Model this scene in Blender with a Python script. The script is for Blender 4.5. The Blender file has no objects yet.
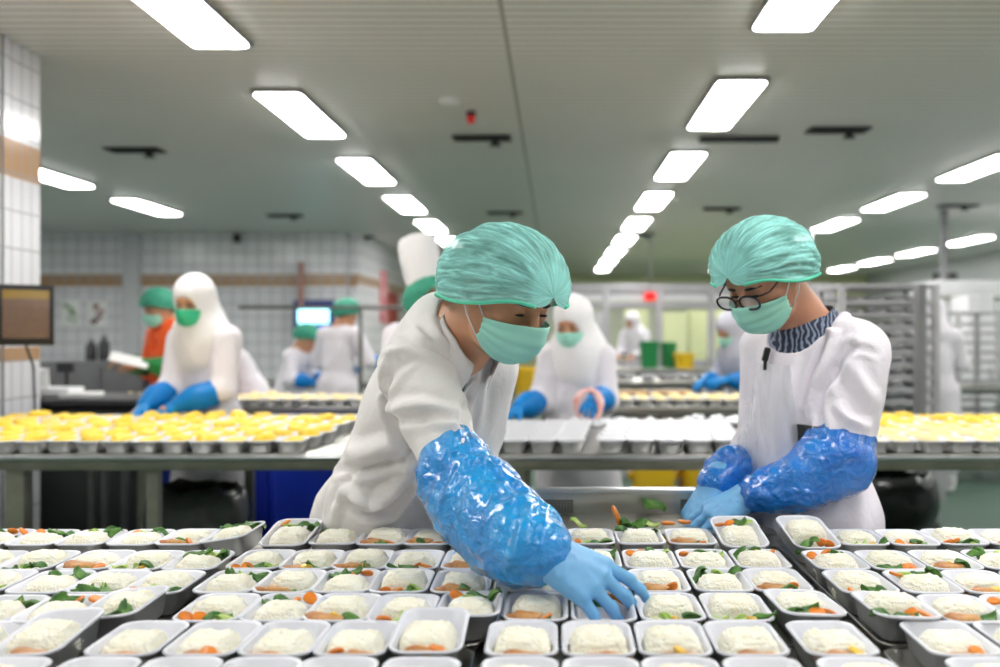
import bpy, bmesh, math, random
import numpy as np
from mathutils import Vector, Matrix

SC = bpy.context.scene
COL = SC.collection
RND = random.Random(7)
# ------------------------------------------------------------------ camera, world, exposure
CAM_Z, FPX, CX, CY = 1.35, 1000.0, 555.0, 333.0       # eye height, focal length in pixels, vanishing point of the hall
cam_data = bpy.data.cameras.new('camera')
cam_data.sensor_fit = 'HORIZONTAL'
cam_data.sensor_width = 36.0
cam_data.lens = 36.0 * FPX / 1000.0
cam_data.shift_x = -(CX - 500.0) / 1000.0
cam_data.shift_y = (CY - 333.5) / 1000.0
cam_data.clip_start = 0.05
cam_data.dof.use_dof = True
cam_data.dof.focus_distance = 2.02
cam_data.dof.aperture_fstop = 2.2
cam = bpy.data.objects.new('camera', cam_data)
cam.location = (0, 0, CAM_Z)
cam.rotation_euler = (math.pi / 2, 0, 0)
COL.objects.link(cam)
SC.camera = cam
world = bpy.data.worlds.new('world')
world.use_nodes = True
world.node_tree.nodes['Background'].inputs[0].default_value = (0.8, 0.9, 1.0, 1)
world.node_tree.nodes['Background'].inputs[1].default_value = 0.05
SC.world = world
SC.view_settings.view_transform = 'Standard'
SC.view_settings.look = 'None'
SC.view_settings.exposure = 0.12
SC.view_settings.gamma = 1.0
SC.view_settings.use_curve_mapping = False
SC.cycles.use_denoising = True
SC.cycles.max_bounces = 8
SC.cycles.transparent_max_bounces = 12
SC.cycles.sample_clamp_indirect = 6.0
LIGHT_STRENGTH = 21.0          # diffuser panels of the ceiling lights


def at(px, py, d):
    """the place seen at a pixel of the photograph, d metres in front of the camera"""
    return Vector(((px - CX) / FPX * d, d, CAM_Z + (CY - py) / FPX * d))


# ------------------------------------------------------------------ materials
def srgb(r, g, b):
    def f(c):
        c /= 255.0
        return c / 12.92 if c <= 0.04045 else ((c + 0.055) / 1.055) ** 2.4
    return (f(r), f(g), f(b), 1.0)


MATS = {}


def nodes_of(name):
    m = bpy.data.materials.new(name)
    m.use_nodes = True
    nt = m.node_tree
    return m, nt, nt.nodes['Principled BSDF']


def add_coord(nt, scale=(1, 1, 1), kind='Object', rot=(0, 0, 0)):
    tc = nt.nodes.new('ShaderNodeTexCoord')
    mp = nt.nodes.new('ShaderNodeMapping')
    mp.inputs['Scale'].default_value = scale
    mp.inputs['Rotation'].default_value = rot
    nt.links.new(tc.outputs[kind], mp.inputs[0])
    return mp.outputs[0]


def noise_node(nt, vec, scale, detail=3, rough=0.5, dist=0.0):
    n = nt.nodes.new('ShaderNodeTexNoise')
    n.inputs['Scale'].default_value = scale
    n.inputs['Detail'].default_value = detail
    n.inputs['Roughness'].default_value = rough
    n.inputs['Distortion'].default_value = dist
    nt.links.new(vec, n.inputs['Vector'])
    return n.outputs['Fac']


def bump_node(nt, bsdf, height, strength, dist=0.01):
    b = nt.nodes.new('ShaderNodeBump')
    b.inputs['Strength'].default_value = strength
    b.inputs['Distance'].default_value = dist
    nt.links.new(height, b.inputs['Height'])
    nt.links.new(b.outputs[0], bsdf.inputs['Normal'])
    return b


def mix_col(nt, fac, c1, c2):
    mx = nt.nodes.new('ShaderNodeMix')
    mx.data_type = 'RGBA'
    if hasattr(fac, 'links'):
        nt.links.new(fac, mx.inputs[0])
    else:
        mx.inputs[0].default_value = fac
    for s, c in ((6, c1), (7, c2)):
        if hasattr(c, 'links'):
            nt.links.new(c, mx.inputs[s])
        else:
            mx.inputs[s].default_value = c
    return mx.outputs[2]


def ramp(nt, fac, p0, p1, c0=(0, 0, 0, 1), c1=(1, 1, 1, 1)):
    r = nt.nodes.new('ShaderNodeValToRGB')
    r.color_ramp.elements[0].position = p0
    r.color_ramp.elements[0].color = c0
    r.color_ramp.elements[1].position = p1
    r.color_ramp.elements[1].color = c1
    nt.links.new(fac, r.inputs[0])
    return r.outputs[0]


def mat(name, col, rough=0.5, metal=0.0, var=0.0, var_scale=8.0, bump=0.0, bump_scale=60.0, bump_dist=0.004,
        coat=0.0, sss=0.0, sss_r=(1, 0.35, 0.2), spec=0.5, trans=0.0, emit=None, emit_s=0.0, alpha=1.0, sheen=0.0, col2=None, kind='Object'):
    if name in MATS:
        return MATS[name]
    m, nt, b = nodes_of(name)
    b.inputs['Base Color'].default_value = col
    b.inputs['Roughness'].default_value = rough
    b.inputs['Metallic'].default_value = metal
    b.inputs['Specular IOR Level'].default_value = spec
    b.inputs['Coat Weight'].default_value = coat
    b.inputs['Sheen Weight'].default_value = sheen
    b.inputs['Alpha'].default_value = alpha
    if sss:
        b.inputs['Subsurface Weight'].default_value = sss
        b.inputs['Subsurface Radius'].default_value = sss_r
        b.inputs['Subsurface Scale'].default_value = 0.01
    if trans:
        b.inputs['Transmission Weight'].default_value = trans
    if emit:
        b.inputs['Emission Color'].default_value = emit
        b.inputs['Emission Strength'].default_value = emit_s
    vec = add_coord(nt, kind=kind)
    if var or col2:
        n = noise_node(nt, vec, var_scale, 4, 0.55)
        c2 = col2 or tuple(max(0, c * (1 - var)) for c in col[:3]) + (1,)
        f = ramp(nt, n, 0.35, 0.65)
        nt.links.new(mix_col(nt, f, col, c2), b.inputs['Base Color'])
    if bump:
        n2 = noise_node(nt, vec, bump_scale, 4, 0.6)
        bump_node(nt, b, n2, bump, bump_dist)
    MATS[name] = m
    return m


# ------------------------------------------------------------------ object helpers
def tag(o, label=None, cat=None, group=None, kind=None):
    if label:
        o['label'] = label
    if cat:
        o['category'] = cat
    if group:
        o['group'] = group
    if kind:
        o['kind'] = kind
    return o


def empty(name, loc, label=None, cat=None, group=None, rz=0.0):
    o = bpy.data.objects.new(name, None)
    o.empty_display_size = 0.1
    o.location = loc
    o.rotation_euler = (0, 0, rz)
    COL.objects.link(o)
    return tag(o, label, cat, group)


def link(name, me, parent=None, loc=None):
    o = bpy.data.objects.new(name, me)
    COL.objects.link(o)
    if parent is not None:
        o.parent = parent
    if loc is not None:
        o.location = loc
    return o


def copy_tree(o, parent=None):
    c = o.copy()
    COL.objects.link(c)
    if parent is not None:
        c.parent = parent
    for ch in list(o.children):
        copy_tree(ch, c)
    return c


class MB:
    """collects shapes of ONE object"""

    def __init__(s):
        s.v, s.f, s.m, s.uv = [], [], [], None

    def raw(s, vs, fs, mi=0):
        o = len(s.v)
        s.v += [tuple(v) for v in vs]
        for f in fs:
            s.f.append(tuple(i + o for i in f))
            s.m.append(mi)
        return s

    def box(s, c, size, mi=0, rot=None, bev=0.0):
        bm = bmesh.new()
        bmesh.ops.create_cube(bm, size=1.0)
        bmesh.ops.scale(bm, vec=size, verts=bm.verts)
        if bev:
            bmesh.ops.bevel(bm, geom=bm.edges[:], offset=min(bev, 0.45 * min(size)), segments=2, profile=0.6, affect='EDGES')
        M = Matrix.Translation(c)
        if rot is not None:
            M = M @ (rot.to_4x4() if hasattr(rot, 'to_4x4') else Matrix(rot))
        bm.transform(M)
        bm.verts.index_update()
        s.raw([v.co for v in bm.verts], [[v.index for v in f.verts] for f in bm.faces], mi)
        bm.free()
        return s

    def tube(s, pts, r, n=8, mi=0, caps=True, closed=False):
        pts = [Vector(p) for p in pts]
        rs = r if isinstance(r, (list, tuple)) else [r] * len(pts)
        vs, fs = [], []
        up = Vector((0, 0, 1))
        prev = None
        L = len(pts)
        for i, p in enumerate(pts):
            if closed:
                t = pts[(i + 1) % L] - pts[i - 1]
            else:
                t = pts[min(i + 1, L - 1)] - pts[max(i - 1, 0)]
            t = t.normalized() if t.length > 1e-9 else Vector((0, 0, 1))
            if prev is None:
                a = up if abs(t.dot(up)) < 0.95 else Vector((1, 0, 0))
                u = t.cross(a).normalized()
            else:
                u = (prev - t * prev.dot(t))
                u = u.normalized() if u.length > 1e-6 else t.orthogonal().normalized()
            prev = u
            w = t.cross(u)
            for k in range(n):
                a = 2 * math.pi * k / n
                vs.append(p + (u * math.cos(a) + w * math.sin(a)) * rs[i])
        for i in range(L if closed else L - 1):
            j = (i + 1) % L
            for k in range(n):
                fs.append((i * n + k, i * n + (k + 1) % n, j * n + (k + 1) % n, j * n + k))
        if caps and not closed:
            fs.append(tuple(range(n - 1, -1, -1)))
            fs.append(tuple((L - 1) * n + k for k in range(n)))
        return s.raw(vs, fs, mi)

    def bar(s, a, b, w, h, mi=0):
        a, b = Vector(a), Vector(b)
        t = (b - a)
        L = t.length
        t.normalize()
        up = Vector((0, 0, 1)) if abs(t.z) < 0.95 else Vector((0, 1, 0))
        x = t.cross(up).normalized()
        z = x.cross(t)
        R = Matrix((x, t, z)).transposed()
        return s.box((a + b) / 2, (w, L, h), mi, R, bev=min(w, h) * 0.15)

    def grid(s, fn, nu, nv, mi=0, closeu=False):
        vs = [fn(i / (nu if closeu else nu - 1), j / (nv - 1)) for j in range(nv) for i in range(nu)]
        fs = []
        for j in range(nv - 1):
            for i in range(nu if closeu else nu - 1):
                k = (i + 1) % nu
                fs.append((j * nu + i, j * nu + k, (j + 1) * nu + k, (j + 1) * nu + i))
        return s.raw(vs, fs, mi)

    def lathe(s, prof, n=24, c=(0, 0, 0), mi=0):
        vs, fs = [], []
        for r, z in prof:
            for k in range(n):
                a = 2 * math.pi * k / n
                vs.append((c[0] + r * math.cos(a), c[1] + r * math.sin(a), c[2] + z))
        for i in range(len(prof) - 1):
            for k in range(n):
                fs.append((i * n + k, i * n + (k + 1) % n, (i + 1) * n + (k + 1) % n, (i + 1) * n + k))
        return s.raw(vs, fs, mi)

    def mesh(s, name, mats, smooth=False):
        me = bpy.data.meshes.new(name)
        me.from_pydata(s.v, [], s.f)
        for m in (mats if isinstance(mats, (list, tuple)) else [mats]):
            me.materials.append(m)
        me.polygons.foreach_set('material_index', s.m)
        bm = bmesh.new()
        bm.from_mesh(me)
        bmesh.ops.recalc_face_normals(bm, faces=bm.faces)
        bm.to_mesh(me)
        bm.free()
        if smooth:
            me.shade_smooth()
            if smooth != 'all':
                me.set_sharp_from_angle(angle=math.radians(40))
        me.update()
        return me

    def build(s, name, mats, parent=None, loc=None, smooth=True):
        off = None
        return link(name, s.mesh(name, mats, smooth), parent, loc)


def rloop(w, d, r, n=5):
    """rounded rectangle outline, centred"""
    pts = []
    for cx, cy, a0 in ((w / 2 - r, d / 2 - r, 0), (-w / 2 + r, d / 2 - r, 90), (-w / 2 + r, -d / 2 + r, 180), (w / 2 - r, -d / 2 + r, 270)):
        for k in range(n + 1):
            a = math.radians(a0 + 90 * k / n)
            pts.append((cx + r * math.cos(a), cy + r * math.sin(a)))
    return pts


def loft(mb, loops, mi=0, cap_first=False, cap_last=False, mis=None):
    """loops: list of (list of (x,y), z) with equal counts"""
    n = len(loops[0][0])
    vs = [(x, y, z) for lp, z in loops for x, y in lp]
    o = len(mb.v)
    mb.v += vs
    for i in range(len(loops) - 1):
        for k in range(n):
            mb.f.append((o + i * n + k, o + i * n + (k + 1) % n, o + (i + 1) * n + (k + 1) % n, o + (i + 1) * n + k))
            mb.m.append(mis[i] if mis else mi)
    if cap_first:
        mb.f.append(tuple(o + k for k in range(n - 1, -1, -1)))
        mb.m.append(mis[0] if mis else mi)
    if cap_last:
        mb.f.append(tuple(o + (len(loops) - 1) * n + k for k in range(n)))
        mb.m.append(mis[-1] if mis else mi)
    return mb


# ------------------------------------------------------------------ noise on arrays
def vnoise(P, seed=0):
    P = np.asarray(P, np.float64)
    I = np.floor(P).astype(np.int64)
    f = P - I
    u = f * f * (3 - 2 * f)

    def h(dx, dy, dz):
        n = (I[:, 0] + dx) * 374761393 + (I[:, 1] + dy) * 668265263 + (I[:, 2] + dz) * 2147483647 + seed * 1274126177
        n = n & 0xFFFFFFFF
        n = ((n ^ (n >> 13)) * 1274126177) & 0xFFFFFFFF
        n = n ^ (n >> 16)
        return (n & 0xFFFF) / 65535.0
    r = 0
    for dx in (0, 1):
        wx = u[:, 0] if dx else 1 - u[:, 0]
        for dy in (0, 1):
            wy = u[:, 1] if dy else 1 - u[:, 1]
            for dz in (0, 1):
                wz = u[:, 2] if dz else 1 - u[:, 2]
                r = r + wx * wy * wz * h(dx, dy, dz)
    return r


def ridged(P, seed=0):
    return 1 - np.abs(2 * vnoise(P, seed) - 1)


# ------------------------------------------------------------------ implicit surfaces
class Field:
    """a signed distance grid; shapes blend smoothly; mesh() pulls ONE continuous surface from it"""

    def __init__(s, res):
        s.res = res
        s.pr = []

    def cone(s, a, b, ra, rb, k=0.02, flat=None):
        """tapered capsule; flat = (axis vector, factor) squeezes the section along axis"""
        s.pr.append(('c', np.array(a, float), np.array(b, float), ra, rb, k, flat, 1))
        return s

    def ell(s, c, r, R=None, k=0.02, sign=1):
        s.pr.append(('e', np.array(c, float), np.array(r, float), np.eye(3) if R is None else np.array(R, float), None, k, None, sign))
        return s

    def chain(s, pts, rs, k=0.02, flat=None):
        for i in range(len(pts) - 1):
            s.cone(pts[i], pts[i + 1], rs[i], rs[i + 1], k, flat)
        return s

    def mesh(s, name, mats, disp=None, off=(0, 0, 0), cut=None, smooth_iter=0, matfn=None):
        lo = np.full(3, 1e9)
        hi = -lo
        bbs = []
        for p in s.pr:
            if p[0] == 'c':
                R = max(p[3], p[4])
                l = np.minimum(p[1], p[2]) - R
                h = np.maximum(p[1], p[2]) + R
            else:
                e = np.abs(p[3]) @ p[2]
                l, h = p[1] - e, p[1] + e
            bbs.append((l, h))
            if p[7] > 0:
                lo = np.minimum(lo, l)
                hi = np.maximum(hi, h)
        pad = 3 * s.res + 0.012
        lo -= pad
        hi += pad
        n = np.ceil((hi - lo) / s.res).astype(int) + 1
        F = np.full(n, 0.08, np.float32)
        ax = [lo[i] + s.res * np.arange(n[i]) for i in range(3)]
        for p, (l, h) in zip(s.pr, bbs):
            m = p[5] * 1.2 + 2 * s.res + 0.02
            i0 = np.clip(np.floor((l - m - lo) / s.res).astype(int), 0, n)
            i1 = np.clip(np.ceil((h + m - lo) / s.res).astype(int) + 1, 0, n)
            if np.any(i1 <= i0):
                continue
            sl = tuple(slice(i0[i], i1[i]) for i in range(3))
            X, Y, Z = np.meshgrid(ax[0][sl[0]], ax[1][sl[1]], ax[2][sl[2]], indexing='ij')
            if p[0] == 'c':
                a, b = p[1], p[2]
                ab = b - a
                L2 = max(ab @ ab, 1e-12)
                dx, dy, dz = X - a[0], Y - a[1], Z - a[2]
                t = np.clip((dx * ab[0] + dy * ab[1] + dz * ab[2]) / L2, 0, 1)
                dx, dy, dz = dx - t * ab[0], dy - t * ab[1], dz - t * ab[2]
                if p[6] is not None:
                    w = np.array(p[6][0], float)
                    w /= np.linalg.norm(w)
                    q = dx * w[0] + dy * w[1] + dz * w[2]
                    g = (1.0 / p[6][1] - 1.0)
                    dx, dy, dz = dx + g * q * w[0], dy + g * q * w[1], dz + g * q * w[2]
                    D = (np.sqrt(dx * dx + dy * dy + dz * dz) - (p[3] + t * (p[4] - p[3]))) * min(1.0, p[6][1] * 1.2)
                else:
                    D = np.sqrt(dx * dx + dy * dy + dz * dz) - (p[3] + t * (p[4] - p[3]))
            else:
                d = np.stack([X - p[1][0], Y - p[1][1], Z - p[1][2]], -1) @ p[3]
                q = d / p[2]
                k0 = np.sqrt((q * q).sum(-1)) + 1e-9
                k1 = np.sqrt(((q / p[2]) ** 2).sum(-1)) + 1e-9
                D = k0 * (k0 - 1) / k1
            k = max(p[5], 1e-4)
            A = F[sl]
            if p[7] > 0:
                hh = np.clip(0.5 + 0.5 * (A - D) / k, 0, 1)
                F[sl] = A + (D - A) * hh - k * hh * (1 - hh)
            else:
                D = -D
                hh = np.clip(0.5 - 0.5 * (A - D) / k, 0, 1)
                F[sl] = A + (D - A) * hh + k * hh * (1 - hh)
        if cut is not None:
            for c0, nn in cut:          # keep the side where (p-c0).nn < 0
                nn = np.array(nn, float)
                nn /= np.linalg.norm(nn)
                pl = (ax[0][:, None, None] - c0[0]) * nn[0] + (ax[1][None, :, None] - c0[1]) * nn[1] + (ax[2][None, None, :] - c0[2]) * nn[2]
                F = np.maximum(F, pl.astype(np.float32))
        V, Q = surface_nets(F, lo, s.res)
        me = np_mesh(name, V, Q, mats)
        if disp is not None:
            N = np.empty(len(V) * 3, np.float32)
            me.vertex_normals.foreach_get('vector', N)
            N = N.reshape(-1, 3)
            V = V + N * disp(V, N)[:, None]
        V = V - np.array(off)
        me.vertices.foreach_set('co', V.astype(np.float32).ravel())
        if matfn is not None:
            ce = V[Q].mean(1) + np.array(off)
            me.polygons.foreach_set('material_index', matfn(ce).astype(np.int32))
        me.update()
        me.shade_smooth()
        return me


def surface_nets(F, lo, res):
    S = F < 0
    n = F.shape
    c = None
    allin, anyin = None, None
    for dx in (0, 1):
        for dy in (0, 1):
            for dz in (0, 1):
                q = S[dx:n[0] - 1 + dx, dy:n[1] - 1 + dy, dz:n[2] - 1 + dz]
                allin = q.copy() if allin is None else allin & q
                anyin = q.copy() if anyin is None else anyin | q
    mixed = anyin & ~allin
    idx = np.argwhere(mixed)
    ids = np.full(mixed.shape, -1, np.int64)
    ids[mixed] = np.arange(len(idx))
    acc = np.zeros((len(idx), 3))
    cnt = np.zeros(len(idx))
    cs = [(0, 0, 0), (1, 0, 0), (0, 1, 0), (1, 1, 0), (0, 0, 1), (1, 0, 1), (0, 1, 1), (1, 1, 1)]
    ed = [(0, 1), (2, 3), (4, 5), (6, 7), (0, 2), (1, 3), (4, 6), (5, 7), (0, 4), (1, 5), (2, 6), (3, 7)]
    vals = [F[idx[:, 0] + a, idx[:, 1] + b, idx[:, 2] + d] for a, b, d in cs]
    for i, j in ed:
        fa, fb = vals[i], vals[j]
        x = (fa < 0) != (fb < 0)
        t = np.where(x, fa / np.where(np.abs(fa - fb) < 1e-9, 1e-9, fa - fb), 0)
        A, B = np.array(cs[i], float), np.array(cs[j], float)
        acc += (A + t[:, None] * (B - A)) * x[:, None]
        cnt += x
    V = lo + res * (idx + acc / np.maximum(cnt, 1)[:, None])
    quads = []
    for axis in range(3):
        sl0 = [slice(None)] * 3
        sl1 = [slice(None)] * 3
        sl0[axis] = slice(0, n[axis] - 1)
        sl1[axis] = slice(1, n[axis])
        a, b = S[tuple(sl0)], S[tuple(sl1)]
        e = np.argwhere(a != b)
        o1, o2 = [k for k in range(3) if k != axis]
        ok = (e[:, o1] > 0) & (e[:, o2] > 0) & (e[:, o1] < n[o1] - 1) & (e[:, o2] < n[o2] - 1)
        e = e[ok]
        ina = a[e[:, 0], e[:, 1], e[:, 2]]

        def cell(d1, d2):
            q = e.copy()
            q[:, o1] -= d1
            q[:, o2] -= d2
            return ids[q[:, 0], q[:, 1], q[:, 2]]
        q = np.stack([cell(1, 1), cell(0, 1), cell(0, 0), cell(1, 0)], 1)
        flip = ina if axis != 1 else ~ina
        q[~flip] = q[~flip][:, ::-1]
        quads.append(q)
    Q = np.concatenate(quads)
    Q = Q[(Q >= 0).all(1)]
    return V, Q


def np_mesh(name, V, Q, mats):
    me = bpy.data.meshes.new(name)
    me.vertices.add(len(V))
    me.vertices.foreach_set('co', np.asarray(V, np.float32).ravel())
    me.loops.add(Q.size)
    me.loops.foreach_set('vertex_index', Q.astype(np.int32).ravel())
    me.polygons.add(len(Q))
    me.polygons.foreach_set('loop_start', np.arange(0, Q.size, Q.shape[1], dtype=np.int32))
    me.update(calc_edges=True)
    for m in (mats if isinstance(mats, (list, tuple)) else [mats]):
        me.materials.append(m)
    me.update()
    return me
# ------------------------------------------------------------------ the hall
CEIL = CAM_Z + 1.55
XL, XR, YB, YF = -9.0, 8.4, 27.0, -3.2


def tile_mat(name, axes, bands, tw, th, base, grout, band_col=srgb(178, 140, 104), rough=0.18):
    m, nt, b = nodes_of(name)
    tc = nt.nodes.new('ShaderNodeTexCoord')
    sp = nt.nodes.new('ShaderNodeSeparateXYZ')
    nt.links.new(tc.outputs['Object'], sp.inputs[0])
    cb = nt.nodes.new('ShaderNodeCombineXYZ')
    if axes == 'xz':
        nt.links.new(sp.outputs[0], cb.inputs[0])
    else:
        nt.links.new(sp.outputs[1], cb.inputs[0])
    nt.links.new(sp.outputs[2], cb.inputs[1])
    br = nt.nodes.new('ShaderNodeTexBrick')
    br.offset = 0.0
    br.inputs['Scale'].default_value = 1.0
    br.inputs['Brick Width'].default_value = tw
    br.inputs['Row Height'].default_value = th
    br.inputs['Mortar Size'].default_value = 0.004 if tw < 0.15 else 0.009
    br.inputs['Mortar Smooth'].default_value = 0.3
    br.inputs['Color1'].default_value = base
    br.inputs['Color2'].default_value = tuple(c * 0.96 for c in base[:3]) + (1,)
    br.inputs['Mortar'].default_value = grout
    nt.links.new(cb.outputs[0], br.inputs['Vector'])
    col = br.outputs['Color']
    for z0, z1 in bands:
        g = nt.nodes.new('ShaderNodeMath'); g.operation = 'GREATER_THAN'; g.inputs[1].default_value = z0
        l = nt.nodes.new('ShaderNodeMath'); l.operation = 'LESS_THAN'; l.inputs[1].default_value = z1
        mu = nt.nodes.new('ShaderNodeMath'); mu.operation = 'MULTIPLY'
        inv = nt.nodes.new('ShaderNodeMath'); inv.operation = 'SUBTRACT'; inv.inputs[0].default_value = 1.0
        nt.links.new(br.outputs['Fac'], inv.inputs[1])
        m2 = nt.nodes.new('ShaderNodeMath'); m2.operation = 'MULTIPLY'
        nt.links.new(sp.outputs[2], g.inputs[0]); nt.links.new(sp.outputs[2], l.inputs[0])
        nt.links.new(g.outputs[0], mu.inputs[0]); nt.links.new(l.outputs[0], mu.inputs[1])
        nt.links.new(mu.outputs[0], m2.inputs[0]); nt.links.new(inv.outputs[0], m2.inputs[1])
        col = mix_col(nt, m2.outputs[0], col, band_col)
    nt.links.new(col, b.inputs['Base Color'])
    b.inputs['Roughness'].default_value = rough
    inv2 = nt.nodes.new('ShaderNodeMath'); inv2.operation = 'SUBTRACT'; inv2.inputs[0].default_value = 1.0
    nt.links.new(br.outputs['Fac'], inv2.inputs[1])
    bump_node(nt, b, inv2.outputs[0], 0.4, 0.003)
    return m


TILE = srgb(222, 222, 227)
GROUT = srgb(150, 150, 152)
M_tile_pillar = tile_mat('glazed_tiles_pillar', 'yz', [(2.176, 2.376), (1.2, 1.275)], 0.1, 0.2, TILE, GROUT)
M_tile_back = tile_mat('glazed_tiles_back', 'xz', [(2.07, 2.26)], 0.2, 0.2, srgb(232, 231, 236), srgb(168, 168, 172))
M_tile_side = tile_mat('glazed_tiles_side', 'yz', [(2.12, 2.26)], 0.2, 0.2, srgb(232, 231, 236), srgb(168, 168, 172), rough=0.3)


def slat_ceiling():
    m, nt, b = nodes_of('ceiling_strips')
    vec = add_coord(nt)
    sp = nt.nodes.new('ShaderNodeSeparateXYZ')
    nt.links.new(vec, sp.inputs[0])
    # narrow strips running across the hall, one long seam along it
    mo = nt.nodes.new('ShaderNodeMath'); mo.operation = 'PINGPONG'; mo.inputs[1].default_value = 0.05
    nt.links.new(sp.outputs[1], mo.inputs[0])
    gr = nt.nodes.new('ShaderNodeMath'); gr.operation = 'LESS_THAN'; gr.inputs[1].default_value = 0.009
    nt.links.new(mo.outputs[0], gr.inputs[0])
    sub = nt.nodes.new('ShaderNodeMath'); sub.operation = 'ADD'; sub.inputs[1].default_value = 0.256
    ab = nt.nodes.new('ShaderNodeMath'); ab.operation = 'ABSOLUTE'
    sm = nt.nodes.new('ShaderNodeMath'); sm.operation = 'LESS_THAN'; sm.inputs[1].default_value = 0.012
    nt.links.new(sp.outputs[0], sub.inputs[0]); nt.links.new(sub.outputs[0], ab.inputs[0]); nt.links.new(ab.outputs[0], sm.inputs[0])
    mx = nt.nodes.new('ShaderNodeMath'); mx.operation = 'MAXIMUM'
    nt.links.new(gr.outputs[0], mx.inputs[0]); nt.links.new(sm.outputs[0], mx.inputs[1])
    n = noise_node(nt, vec, 0.7, 3)
    base = mix_col(nt, n, srgb(232, 231, 227), srgb(224, 225, 221))
    nt.links.new(mix_col(nt, mx.outputs[0], base, srgb(160, 159, 156)), b.inputs['Base Color'])
    b.inputs['Roughness'].default_value = 0.42
    return m


M_ceiling = slat_ceiling()
M_floor = mat('green_epoxy_floor', srgb(84, 110, 95), rough=0.42, var=0.15, var_scale=1.5, bump=0.1, bump_scale=30)
M_wall = mat('painted_wall', srgb(200, 202, 204), rough=0.6, var=0.06, var_scale=1.2)
M_wall_glow = mat('pale_green_glow_wall', srgb(216, 220, 176), rough=0.6, var=0.08, var_scale=1.0)  # greenish-yellow glow of the lit room beyond, put into the wall colour
M_steel = mat('brushed_steel', srgb(186, 184, 178), rough=0.32, metal=1.0, var=0.15, var_scale=12, bump=0.12, bump_scale=80)
M_steel_olive = mat('worn_steel', srgb(150, 150, 134), rough=0.36, metal=0.85, var=0.2, var_scale=9, bump=0.12, bump_scale=60)
M_steel_dark = mat('dull_steel', srgb(116, 118, 116), rough=0.45, metal=0.7, var=0.25, var_scale=6)
M_black = mat('black_plastic', srgb(22, 22, 25), rough=0.4, var=0.3, var_scale=20)
M_dark = mat('dark_paint', srgb(44, 44, 48), rough=0.55, var=0.3, var_scale=10)
M_white = mat('white_enamel', srgb(236, 236, 238), rough=0.4, var=0.05, var_scale=6)
M_grey = mat('grey_enamel', srgb(128, 128, 130), rough=0.5, var=0.12, var_scale=8)
M_lamp = mat('lamp_diffuser', (1, 1, 1, 1), rough=0.5, emit=(1, 0.985, 0.96, 1), emit_s=LIGHT_STRENGTH)
M_aluminium = mat('aluminium', srgb(200, 202, 205), rough=0.3, metal=1.0, var=0.1, var_scale=15)


def structure(name, mb, m):
    o = mb.build(name, m, smooth=False)
    o['kind'] = 'structure'
    return o


structure('floor', MB().box(((XL + XR) / 2, (YB + YF) / 2, -0.1), (XR - XL + 0.4, YB - YF + 0.4, 0.2)), M_floor)
structure('ceiling', MB().box(((XL + XR) / 2, (YB + YF) / 2, CEIL + 0.1), (XR - XL + 0.4, YB - YF + 0.4, 0.2)), M_ceiling)
structure('wall_right', MB().box((XR + 0.1, (YB + YF) / 2, CEIL / 2), (0.2, YB - YF + 0.4, CEIL)), M_wall)
structure('wall_left', MB().box((XL - 0.1, (YB + YF) / 2, CEIL / 2), (0.2, YB - YF + 0.4, CEIL)), M_wall)
structure('wall_back', MB().box(((XL + XR) / 2, YB + 0.1, CEIL / 2), (XR - XL, 0.2, CEIL)), M_wall_glow)
structure('wall_front', MB().box(((XL + XR) / 2, YF - 0.1, CEIL / 2), (XR - XL, 0.2, CEIL)), M_wall)
# the tiled pier near on the left (its face along the hall shows), and the tiled back block behind the packers
structure('pillar_near', MB().box((-3.88, 4.55, CEIL / 2), (2.0, 2.1, CEIL), bev=0.01).box((-2.875, 5.225, CEIL / 2), (0.018, 0.05, CEIL)), M_tile_pillar)
structure('wall_tiled', MB().box(((XL - 3.07) / 2, 18.5, CEIL / 2), (-3.07 - XL, 6.0, CEIL)), [M_tile_back])
structure('wall_side', MB().box((-3.06, 18.52, CEIL / 2), (0.03, 5.98, CEIL)), M_tile_side)
structure('pillar_back', MB().box((-3.56, 15.45, CEIL / 2), (0.72, 0.18, CEIL), bev=0.01), M_tile_back)
structure('pillar_slim', MB().box((at(131.5, 300, 15.45).x, 15.46, CEIL / 2), (0.24, 0.14, CEIL), bev=0.01), mat('white_tile_plain', srgb(206, 206, 210), rough=0.25))
structure('trim_dado', MB().box((XR - 0.02, 18.0, 2.2), (0.06, 18.0, 0.1)), M_grey)


# ceiling lights: shallow housing with a glowing diffuser
def make_light():
    r = empty('ceiling_light', (0, 0, CEIL), 'light', 'ceiling light', 'ceiling light panels')
    h = MB().box((0, 0, -0.012), (0.325, 1.43, 0.024), bev=0.006)
    h.build('housing', M_grey, r)
    mb = MB()
    w, l = 0.295, 1.39
    loft(mb, [(rloop(w, l, 0.03, 3), -0.0245), (rloop(w, l, 0.03, 3), -0.03), (rloop(w - 0.03, l - 0.03, 0.02, 3), -0.036)], cap_last=True, cap_first=True)
    mb.build('diffuser', M_lamp, r)
    return r


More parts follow.
